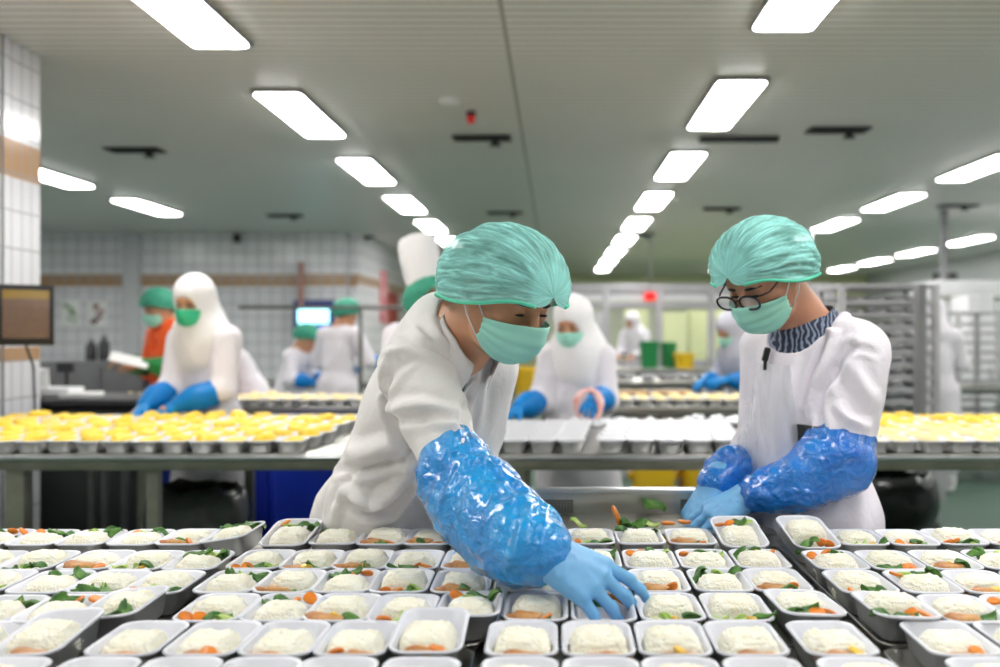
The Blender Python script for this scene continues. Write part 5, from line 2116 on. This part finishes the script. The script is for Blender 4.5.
# lit screen on the back wall
c = at(314, 317, 15.32)
ls = empty('lit_screen', c, 'bright cyan lit screen with blue surround on the tiled back wall', 'screen')
MB().box((0, 0, 0), (0.62, 0.08, 0.52), bev=0.02).build('casing', mat('blue_casing', srgb(20, 50, 130), rough=0.4), ls)
MB().box((0, -0.043, 0.03), (0.48, 0.006, 0.26), bev=0.002).build('screen', mat('screen_cyan', srgb(200, 250, 255), emit=srgb(170, 245, 255), emit_s=2.2), ls)
MB().box((0, -0.045, -0.17), (0.44, 0.006, 0.09), bev=0.002).build('control_strip', mat('screen_blue', srgb(30, 70, 190), emit=srgb(30, 80, 220), emit_s=0.5), ls)

# posters on the tiled wall behind the orange vest
M_paper = MATS['paper']
for (px, py, w, h, ink, lab) in ((70, 313, 0.30, 0.42, srgb(150, 200, 120), 'pale poster with green and pink marks on the tiled wall, left of the two posters'),
                                 (97, 314, 0.30, 0.40, srgb(190, 60, 60), 'pale poster with dark and red marks on the tiled wall beside the other poster')):
    q = at(px, py, 15.492)
    po = empty('poster', q, lab, 'poster')
    MB().box((0, 0, 0), (w, 0.012, h), bev=0.002).build('sheet', M_paper, po)
    k = MB()
    rr = random.Random(int(px))
    for i in range(7):
        k.box((rr.uniform(-0.09, 0.09), -0.007, -0.13 + 0.043 * i), (rr.uniform(0.04, 0.12), 0.003, 0.046), bev=0.001)
    k.build('print', mat('ink_%d' % int(px), ink, rough=0.6, col2=srgb(60, 60, 70), var_scale=6), po)
# small black clock-like speaker on wall, wall switch strip
o = MB().box((0, 0, 0), (0.10, 0.08, 0.14), bev=0.02).build('wall_box', M_dark, None, at(237, 238, 15.4))
tag(o, 'small dark box high on the tiled back wall', 'box')
o = MB().box((0, 0, 0), (0.08, 0.05, 1.1), bev=0.02).build('pipe_cover', mat('pink_cover', srgb(190, 140, 130), rough=0.5), None, at(301, 298, 15.3))
tag(o, 'narrow pinkish vertical cover on the tiled pilaster above the lit screen', 'cover')

# grey machines and worktop left, below the monitor
M_machine = mat('machine_grey', srgb(96, 96, 98), rough=0.5, var=0.2, var_scale=5)


def cabinet(name, lab, cat, c, size, m, door=True):
    r = empty(name, (c[0], c[1], 0), lab, cat)
    w, dd, z0, z1 = size
    MB().box((0, 0, (z0 + z1) / 2), (w, dd, z1 - z0), bev=0.015).build('body', m, r)
    if door:
        n = max(1, int(round(w / 0.45)))
        for i in range(n):
            x = -w / 2 + w * (i + 0.5) / n
            dr = MB().box((x, -dd / 2 - 0.008, (z0 + z1) / 2), (w / n - 0.02, 0.016, (z1 - z0) * 0.9), bev=0.006).build('door', m, r)
            MB().bar((x + w / n * 0.33, -dd / 2 - 0.03, (z0 + z1) / 2 - 0.06), (x + w / n * 0.33, -dd / 2 - 0.03, (z0 + z1) / 2 + 0.06), 0.014, 0.014).build('handle', M_aluminium, dr)
    return r


cabinet('grey_machine', 'large dark grey machine cabinet behind the monitor and the paper reader', 'machine', (-4.75, 10.4), (1.3, 0.8, 0.0, 1.07), M_machine)
cabinet('grey_machine', 'smaller grey machine cabinet right of the large one behind the orange vest', 'machine', (-3.72, 10.2), (0.55, 0.6, 0.0, 1.08), MATS['grey_enamel'])
for k, (px, h) in enumerate(((91, 0.22), (104, 0.26))):
    q = at(px, 357, 10.2)
    b = empty('bottle', (q.x, q.y, 1.07), 'dark bottle standing on the grey machine, %s of the pair' % ('shorter' if k == 0 else 'taller'), 'bottle', 'bottles on the grey machine')
    MB().lathe([(0.0, 0), (0.05, 0.0), (0.055, 0.02), (0.055, h * 0.65), (0.02, h * 0.85), (0.02, h * 0.92)], 16).build('flask', M_dark, b)
    MB().lathe([(0.024, h * 0.9), (0.024, h), (0.0, h)], 14).build('cap', M_grey, b)
# side worktop below the monitor with dark scale, papers
sw = empty('side_table', (-2.80, 5.97, 0), 'dark side worktop below the monitor behind the egg trays', 'table')
MB().box((0, 0, 0.955), (1.2, 0.68, 0.035), bev=0.006).build('worktop', M_dark, sw)
for sx in (-0.56, 0.56):
    for sy in (-0.33, 0.33):
        MB().box((sx, sy * 0.9, 0.47), (0.045, 0.045, 0.94), bev=0.004).build('leg', M_steel_dark, sw)
MB().box((-0.05, 0.0, 0.52), (1.0, 0.5, 0.80), bev=0.01).build('drawer_box', mat('dark_equipment', srgb(52, 54, 54), rough=0.5, var=0.25, var_scale=5), sw)


def binder(px, py, d, w, h, t, ang, m, lab, cat, nm):
    q = at(px, py, d)
    r = empty(nm, (q.x, q.y, 0.9735), lab, cat, rz=0.3)
    MB().box((0, 0, h / 2), (w, t, h), rot=Matrix.Rotation(ang, 3, 'X'), bev=0.005).build('cover', m, r)
    MB().box((0, -0.004, h / 2), (w * 0.9, t * 0.9, h * 0.96), rot=Matrix.Rotation(ang, 3, 'X'), bev=0.003).build('pages', M_paper, r)
    return r


binder(24, 374, 5.9, 0.14, 0.17, 0.10, 0.15, M_machine, 'grey printer unit standing on the dark side worktop', 'printer', 'printer')
binder(42, 372, 5.88, 0.075, 0.17, 0.03, 0.25, M_white, 'white file folder leaning beside the grey printer', 'folder', 'file_folder')
sc_ = empty('weighing_scale', (at(60, 392, 5.95).x, 5.95, 0.9735), 'dark weighing scale with pale base on the side worktop', 'scale')
MB().box((0, 0, 0.03), (0.20, 0.2, 0.05), bev=0.01).build('base', M_white, sc_)
MB().tube([(0.0, 0.08, 0.05), (0.0, 0.08, 0.16)], 0.012, 10).box((0, 0.07, 0.17), (0.10, 0.03, 0.06), bev=0.008).build('display_post', M_dark, sc_)
for k, (px, py, w) in enumerate(((82, 388, 0.22), (118, 386, 0.30))):
    q = at(px, py, 5.95 if k == 0 else 7.3)
    z = 0.9735 if k == 0 else T3Z
    o = MB().box((0, 0, 0.012), (w, 0.2, 0.022), bev=0.003).build('paper_stack', M_paper, None, (q.x, q.y, z))
    o.rotation_euler = (0, 0, 0.3)
    tag(o, 'stack of white paper on the %s' % ('dark side worktop' if k == 0 else 'counter in front of the orange vest'), 'paper')
counter('steel counter in front of the person in the orange vest', -4.4, -3.15, 7.0, 7.6, T3Z - 0.01, 2)
counter('steel counter under the lit screen where two people in green caps work', -3.35, -1.4, 10.0, 10.7, 0.86, 4)

# things below the egg counter
M_blue_bin = mat('blue_tub', srgb(20, 56, 190), rough=0.4, var=0.15, var_scale=5)
M_yellow = mat('yellow_tub', srgb(226, 186, 30), rough=0.4, var=0.12, var_scale=5)
M_green_bin = mat('green_tub', srgb(30, 130, 70), rough=0.4, var=0.12, var_scale=5)
M_bag = mat('dark_bin_bag', srgb(34, 36, 36), rough=0.22, bump=0.6, bump_scale=22, var=0.3, var_scale=9)
M_bag_grey = mat('grey_bin_bag', srgb(84, 88, 84), rough=0.2, bump=0.7, bump_scale=20, var=0.3, var_scale=9)


def tub(name, lab, x, y, w, dd, h, m, group=None, z=0.0):
    r = empty(name, (x, y, z), lab, 'tub', group)
    mb = MB()
    loft(mb, [(rloop(w * 0.86, dd * 0.86, 0.04), 0), (rloop(w * 0.97, dd * 0.97, 0.05), h - 0.03), (rloop(w * 0.91, dd * 0.91, 0.045), h - 0.03), (rloop(w * 0.82, dd * 0.82, 0.035), 0.02)], cap_first=True, cap_last=True)
    mb.build('shell', m, r)
    rm = MB()
    loft(rm, [(rloop(w, dd, 0.055), h - 0.035), (rloop(w + 0.01, dd + 0.01, 0.055), h - 0.01), (rloop(w, dd, 0.055), h), (rloop(w * 0.92, dd * 0.92, 0.045), h - 0.002), (rloop(w * 0.92, dd * 0.92, 0.045), h - 0.035)])
    rm.build('rim', m, r)
    for s in (-1, 1):
        MB().box((s * (w * 0.5 + 0.008), 0, h * 0.8), (0.025, 0.14, 0.03), bev=0.006).build('handle', m, r)
    return r


tub('blue_tub', 'tall dark blue tub below the egg counter, nearest the bent-over worker', at(318, 480, 5.6).x, 5.6, 0.46, 0.5, 0.78, M_blue_bin, 'blue tubs')
tub('blue_tub', 'dark blue tub below the egg counter, left of the tall one', at(263, 480, 5.75).x, 5.75, 0.27, 0.5, 0.72, M_blue_bin, 'blue tubs')
tub('blue_tub', 'dark blue tub behind the grey bin bag below the egg counter', at(173, 480, 5.42).x, 5.42, 0.22, 0.36, 0.74, M_blue_bin, 'blue tubs')
tub('yellow_tub', 'yellow tub below the lidded trays, left of the two', at(652, 475, 5.9).x, 5.9, 0.24, 0.4, 0.64, M_yellow, 'yellow tubs')
tub('yellow_tub', 'yellow tub below the lidded trays, right of the two', at(699, 475, 6.0).x, 6.0, 0.25, 0.4, 0.64, M_yellow, 'yellow tubs')


def bin_bag(lab, x, y, rad, h, m, seed):
    r = empty('waste_bin', (x, y, 0), lab, 'waste bin')
    MB().lathe([(0.0, 0.0), (rad * 0.8, 0.0), (rad * 0.96, h * 0.95), (rad * 0.9, h * 0.95), (rad * 0.76, 0.02), (0.0, 0.02)], 28).build('drum', M_dark, r)
    vs, fs = [], []
    nu, nv = 40, 9
    for j in range(nv):
        t = j / (nv - 1)
        for i in range(nu):
            a = 2 * math.pi * i / nu
            n = vnoise(np.array([[math.cos(a) * 3 + seed, math.sin(a) * 3, t * 3]]))[0] - 0.5
            rr_ = rad * (1.02 + 0.14 * math.sin(math.pi * t) + 0.16 * n * (0.4 + t))
            z = h * (1.02 - 0.42 * t) + 0.05 * n
            if j == 0:
                rr_ *= 0.86
                z += 0.015
            vs.append((rr_ * math.cos(a), rr_ * math.sin(a), z))
    for j in range(nv - 1):
        for i in range(nu):
            k = (i + 1) % nu
            fs.append((j * nu + i, j * nu + k, (j + 1) * nu + k, (j + 1) * nu + i))
    b = MB().raw(vs, fs).build('bag', m, r, smooth='all')
    solid(b, 0.003)
    return r


bin_bag('waste bin lined with a crumpled grey bag below the egg counter', at(196, 500, 4.6).x, 4.6, 0.20, 0.62, M_bag_grey, 3)
bin_bag('waste bin lined with a black bag beside the person in glasses', at(893, 490, 5.3).x, 5.3, 0.20, 0.58, M_bag, 8)
bin_bag('waste bin with black bag under the lidded trays behind the yellow tubs', at(586, 478, 6.1).x, 6.1, 0.17, 0.62, M_bag, 5)


def trolley(lab, x, y, w, dd, h, n, m, fill=True, rz=0.0):
    r = empty('rack_trolley', (x, y, 0), lab, 'rack', 'tall tray racks', rz)
    for sx in (-1, 1):
        for sy in (-1, 1):
            MB().box((sx * (w / 2 - 0.02), sy * (dd / 2 - 0.02), h / 2 + 0.05), (0.045, 0.045, h - 0.1), bev=0.005).build('post', m, r)
            wh = MB().tube([(sx * (w / 2 - 0.02) - 0.015, sy * (dd / 2 - 0.02), 0.05), (sx * (w / 2 - 0.02) + 0.015, sy * (dd / 2 - 0.02), 0.05)], 0.05, 16)
            wh.build('wheel', M_dark, r)
    MB().box((0, 0, h), (w, dd, 0.03), bev=0.006).build('top_frame', m, r)
    for k in range(n):
        z = 0.22 + (h - 0.34) * k / (n - 1)
        sh = MB().box((0, 0, z), (w - 0.05, dd - 0.03, 0.012), bev=0.003)
        sh.box((0, -dd / 2 + 0.012, z + 0.012), (w - 0.05, 0.012, 0.03), bev=0.003)
        sh.build('shelf', m, r)
    return r


M_rack = mat('rack_steel', srgb(188, 186, 190), rough=0.45, metal=0.25, var=0.15, var_scale=6)
trolley('tall steel tray rack behind the shoulder of the person in glasses', at(875, 380, 6.9).x, 6.9, 0.66, 0.6, 1.66, 17, M_rack)
trolley('steel tray rack of open shelves at the far right beside the hooded person', at(968, 380, 10.1).x, 10.1, 0.46, 0.6, 1.55, 14, M_rack)
trolley('steel tray rack behind the first rack near the hooded person', at(846, 380, 8.2).x, 8.2, 0.6, 0.6, 1.62, 14, M_rack)
# white meal boxes stored on the first rack
rackx, racky = at(875, 380, 6.9).x, 6.9
rr = random.Random(77)
for k in range(6, 17):
    z = 0.22 + 1.32 * k / 16 + 0.0065
    for i in range(4):
        o = link('food_tray', TRAY_SMALL, None, (rackx - 0.22 + 0.146 * i, racky - 0.16 + rr.uniform(-0.02, 0.02), z))
        tag(o, 'pale tray on the tall rack, %s shelf from the top, %s from left' % ((ORD + ['15th', '16th', '17th'])[16 - k], ORD[i]), 'food tray', 'trays on the tall rack')
# grey end panel of the rack in front
o = empty('upright_post', (at(920, 380, 6.3).x, 6.3, 0), 'thick grey upright post standing before the racks at the right', 'post')
MB().box((0, 0, 0.86), (0.055, 0.09, 1.6), bev=0.008).build('post', M_grey, o)
MB().box((0, 0, 0.03), (0.2, 0.26, 0.06), bev=0.01).build('foot', M_dark, o)
cabinet('white_cabinet', 'tall white cabinet behind the far right rack', 'cabinet', (at(972, 330, 11.6).x, 11.6), (0.30, 0.5, 0.0, 1.78), M_white)
cabinet('grey_cabinet', 'grey steel cabinet below the right egg trays', 'cabinet', (at(903, 490, 7.5).x, 7.5), (0.46, 0.5, 0.12, 0.66), M_rack)
ct = counter('dark steel counter beside the hooded person at the far right', at(925, 390, 9.0).x, at(925, 390, 9.0).x + 2.2, 8.95, 9.6, 0.87, 3)
# exhaust hood along the right
hd = empty('exhaust_hood', (5.9, 12.6, 0), 'long white exhaust hood hanging at the right side of the hall', 'hood')
MB().box((0, 0, 1.88), (2.6, 1.0, 0.22), bev=0.02).build('canopy', M_white, hd)
MB().box((0, -0.51, 1.78), (2.6, 0.03, 0.05), bev=0.006).build('drip_edge', M_steel, hd)
for sx in (-1.0, 1.0):
    MB().tube([(sx, 0, 1.98), (sx, 0, CEIL)], 0.05, 12).build('hanger', M_grey, hd)
o = MB().box((0, 0, 0), (0.36, 0.25, 0.18), bev=0.03).build('wall_speaker', M_dark, None, at(945, 277, 17.5))
tag(o, 'dark box hanging high at the right above the white hood', 'box')
MB_ = MB().tube([(0, 0, 0.09), (0, 0, CEIL - at(945, 277, 17.5).z)], 0.012, 8).build('hanger', M_dark, o)

# banner and red door beside the tiled side wall
o = MB().box((0, 0, 0), (0.05, 0.5, 0.9), bev=0.01).build('banner', mat('pink_banner', srgb(214, 110, 120), rough=0.6, col2=srgb(236, 190, 190), var_scale=6), None, V(-3.016, 17.6, at(379, 297, 17.6).z))
tag(o, 'pink banner hanging on the tiled side wall beside the red door', 'banner')
dr = empty('red_door', (-3.015, 18.6, 0), 'dark red door in the tiled side wall beyond the banner', 'door')
MB().box((0, 0, 1.05), (0.05, 1.0, 2.1), bev=0.01).build('door_leaf', mat('red_paint', srgb(150, 50, 36), rough=0.5), dr)
MB().tube([(0.03, -0.4, 1.0), (0.07, -0.4, 1.0), (0.07, -0.3, 1.0)], 0.012, 8).build('handle', M_aluminium, dr)
# rail with cloths in front of it
ra = empty('drying_rail', (at(385, 308, 8.2).x, 8.2, 0), 'thin steel rail on posts behind the worker in the tall hat', 'rail')
MB().bar((-1.2, 0, 1.56), (1.0, 0, 1.56), 0.03, 0.03).build('rail', M_steel_dark, ra)
for sx in (-0.2, 0.9):
    MB().bar((sx, 0, 0), (sx, 0, 1.56), 0.03, 0.03).build('post', M_steel_dark, ra)

# partition of glass and aluminium at the far end
PY = 15.5
gp = empty('glass_partition', (0, PY, 0), 'long aluminium and glass partition across the far end of the hall', 'partition')
zt = at(600, 289, PY).z
z2 = at(600, 305, PY).z
xs = [at(px, 300, PY).x for px in (545, 606, 659, 711, 770, 830)]
mbp = MB()
for z, h in ((zt, 0.16), (z2, 0.09), (0.9, 0.08), (0.06, 0.12)):
    mbp.box(((xs[0] + xs[-1]) / 2, 0, z), (xs[-1] - xs[0] + 0.1, 0.09, h), bev=0.01)
mbp.build('rails', M_rack, gp)
for x in xs:
    MB().box((x, 0, zt / 2), (0.10, 0.1, zt), bev=0.01).build('post', M_rack, gp)
mg = bpy.data.materials.new('window_glass')
mg.use_nodes = True
bs = mg.node_tree.nodes['Principled BSDF']
bs.inputs['Base Color'].default_value = (0.92, 0.97, 0.95, 1)
bs.inputs['Roughness'].default_value = 0.05
bs.inputs['Alpha'].default_value = 0.12
for i in range(len(xs) - 1):
    MB().box(((xs[i] + xs[i + 1]) / 2, 0, (0.94 + z2) / 2), (xs[i + 1] - xs[i] - 0.1, 0.012, z2 - 0.94 - 0.09)).build('pane', mg, gp)
    MB().box(((xs[i] + xs[i + 1]) / 2, 0, 0.5), (xs[i + 1] - xs[i] - 0.1, 0.03, 0.72)).build('panel', M_white, gp)
    MB().box(((xs[i] + xs[i + 1]) / 2, 0, (zt + z2) / 2), (xs[i + 1] - xs[i] - 0.1, 0.03, zt - z2 - 0.14)).build('panel', M_white, gp)
sg = empty('red_sign', at(650, 296.5, PY - 0.09), 'small glowing red sign on the top rail of the glass partition', 'sign')
MB().box((0, 0, 0), (0.17, 0.06, 0.12), bev=0.01).build('housing', mat('red_sign_plastic', srgb(220, 20, 20), rough=0.4, emit=srgb(255, 20, 20), emit_s=0.9), sg)
MB().tube([(0, 0, 0.06), (0, 0, CEIL - at(650, 296.5, PY).z)], 0.012, 8).build('hanger', M_grey, sg)
# behind the partition: pale lit cabinets, green and yellow tubs
M_pale = mat('pale_yellow_panel', srgb(232, 236, 170), rough=0.6)
for k, (px, w, h, m, lab) in enumerate(((592, 0.55, 1.75, M_rack, 'grey cabinet behind the glass partition, leftmost'), (636, 0.42, 1.80, M_pale, 'pale yellow cabinet behind the glass partition'),
                                       (672, 0.5, 1.75, M_pale, 'pale cabinet behind the partition right of the green tub'), (708, 0.8, 1.8, M_pale, 'wide pale yellow cabinet behind the partition, rightmost'))):
    q = at(px, 340, 19.0 + 0.3 * k)
    cabinet('tall_cabinet', lab, 'cabinet', (q.x, q.y), (w, 0.5, 0.0, h), m)
tub('green_tub', 'green tub on the counter behind the glass partition, left of the two', at(649, 356, 13.4).x, 13.4, 0.24, 0.4, 0.36, M_green_bin, 'green tubs', 0.885)
tub('green_tub', 'green tub on the counter behind the glass partition, right of the two', at(668, 352, 13.6).x, 13.6, 0.2, 0.4, 0.34, M_green_bin, 'green tubs', 0.885)
tub('yellow_tub', 'yellow tub on the far counter beside the green tubs', at(684, 364, 13.2).x, 13.2, 0.24, 0.4, 0.2, M_yellow, None, 0.885)
counter('far steel counter before the glass partition with green tubs', -0.2, 3.6, 12.9, 13.9, 0.885, 4)
counter('steel counter in the middle distance with pale sheets and trays', 0.35, 3.3, 9.3, 10.1, 0.9, 4)
rr = random.Random(12)
for k in range(14):
    x = 0.5 + 0.19 * k
    o = link('food_tray', TRAY_SMALL, None, (x, 9.55 + rr.uniform(-0.08, 0.3), 0.9))
    o.rotation_euler = (0, 0, rr.uniform(-0.6, 0.6))
    o.scale = (1.4, 1.3, 1.1)
    tag(o, 'pale tray on the middle distance counter, %s from left' % (ORD)[k], 'food tray', 'pale trays on the middle distance counter')
# yellow crates behind the middle hooded person
for k, (px, py, w) in enumerate(((503, 372, 0.17), (528, 366, 0.15))):
    q = at(px, py, 7.0)
    tub('yellow_tub', 'yellow tub on the counter behind the front worker, %s of the two' % ('left' if k == 0 else 'right'), q.x, 6.75, w, 0.3, 0.24, M_yellow, 'yellow tubs on the counter', T3Z)

# dark equipment under and behind the left egg counter
M_dk = mat('dark_equipment', srgb(52, 54, 54), rough=0.5, var=0.25, var_scale=5)
cabinet('equipment_cabinet', 'dark equipment cabinet behind the grey bin bag below the egg counter', 'cabinet', (at(222, 480, 6.0).x, 5.98), (0.34, 0.4, 0.0, 0.74), M_dk)
for k, px in enumerate((92, 105, 125)):
    q = at(px, 480, 5.45)
    o = empty('frame_stand', (q.x, q.y, 0), 'thin steel frame stand below the egg counter, %s of three' % ('left', 'middle', 'right')[k], 'stand', 'steel frame stands')
    MB().bar((0, 0, 0), (0, 0, 0.8), 0.035, 0.035).build('upright', M_steel_dark, o)
    MB().box((0, 0, 0.015), (0.055, 0.16, 0.03), bev=0.004).build('base', M_steel_dark, o)
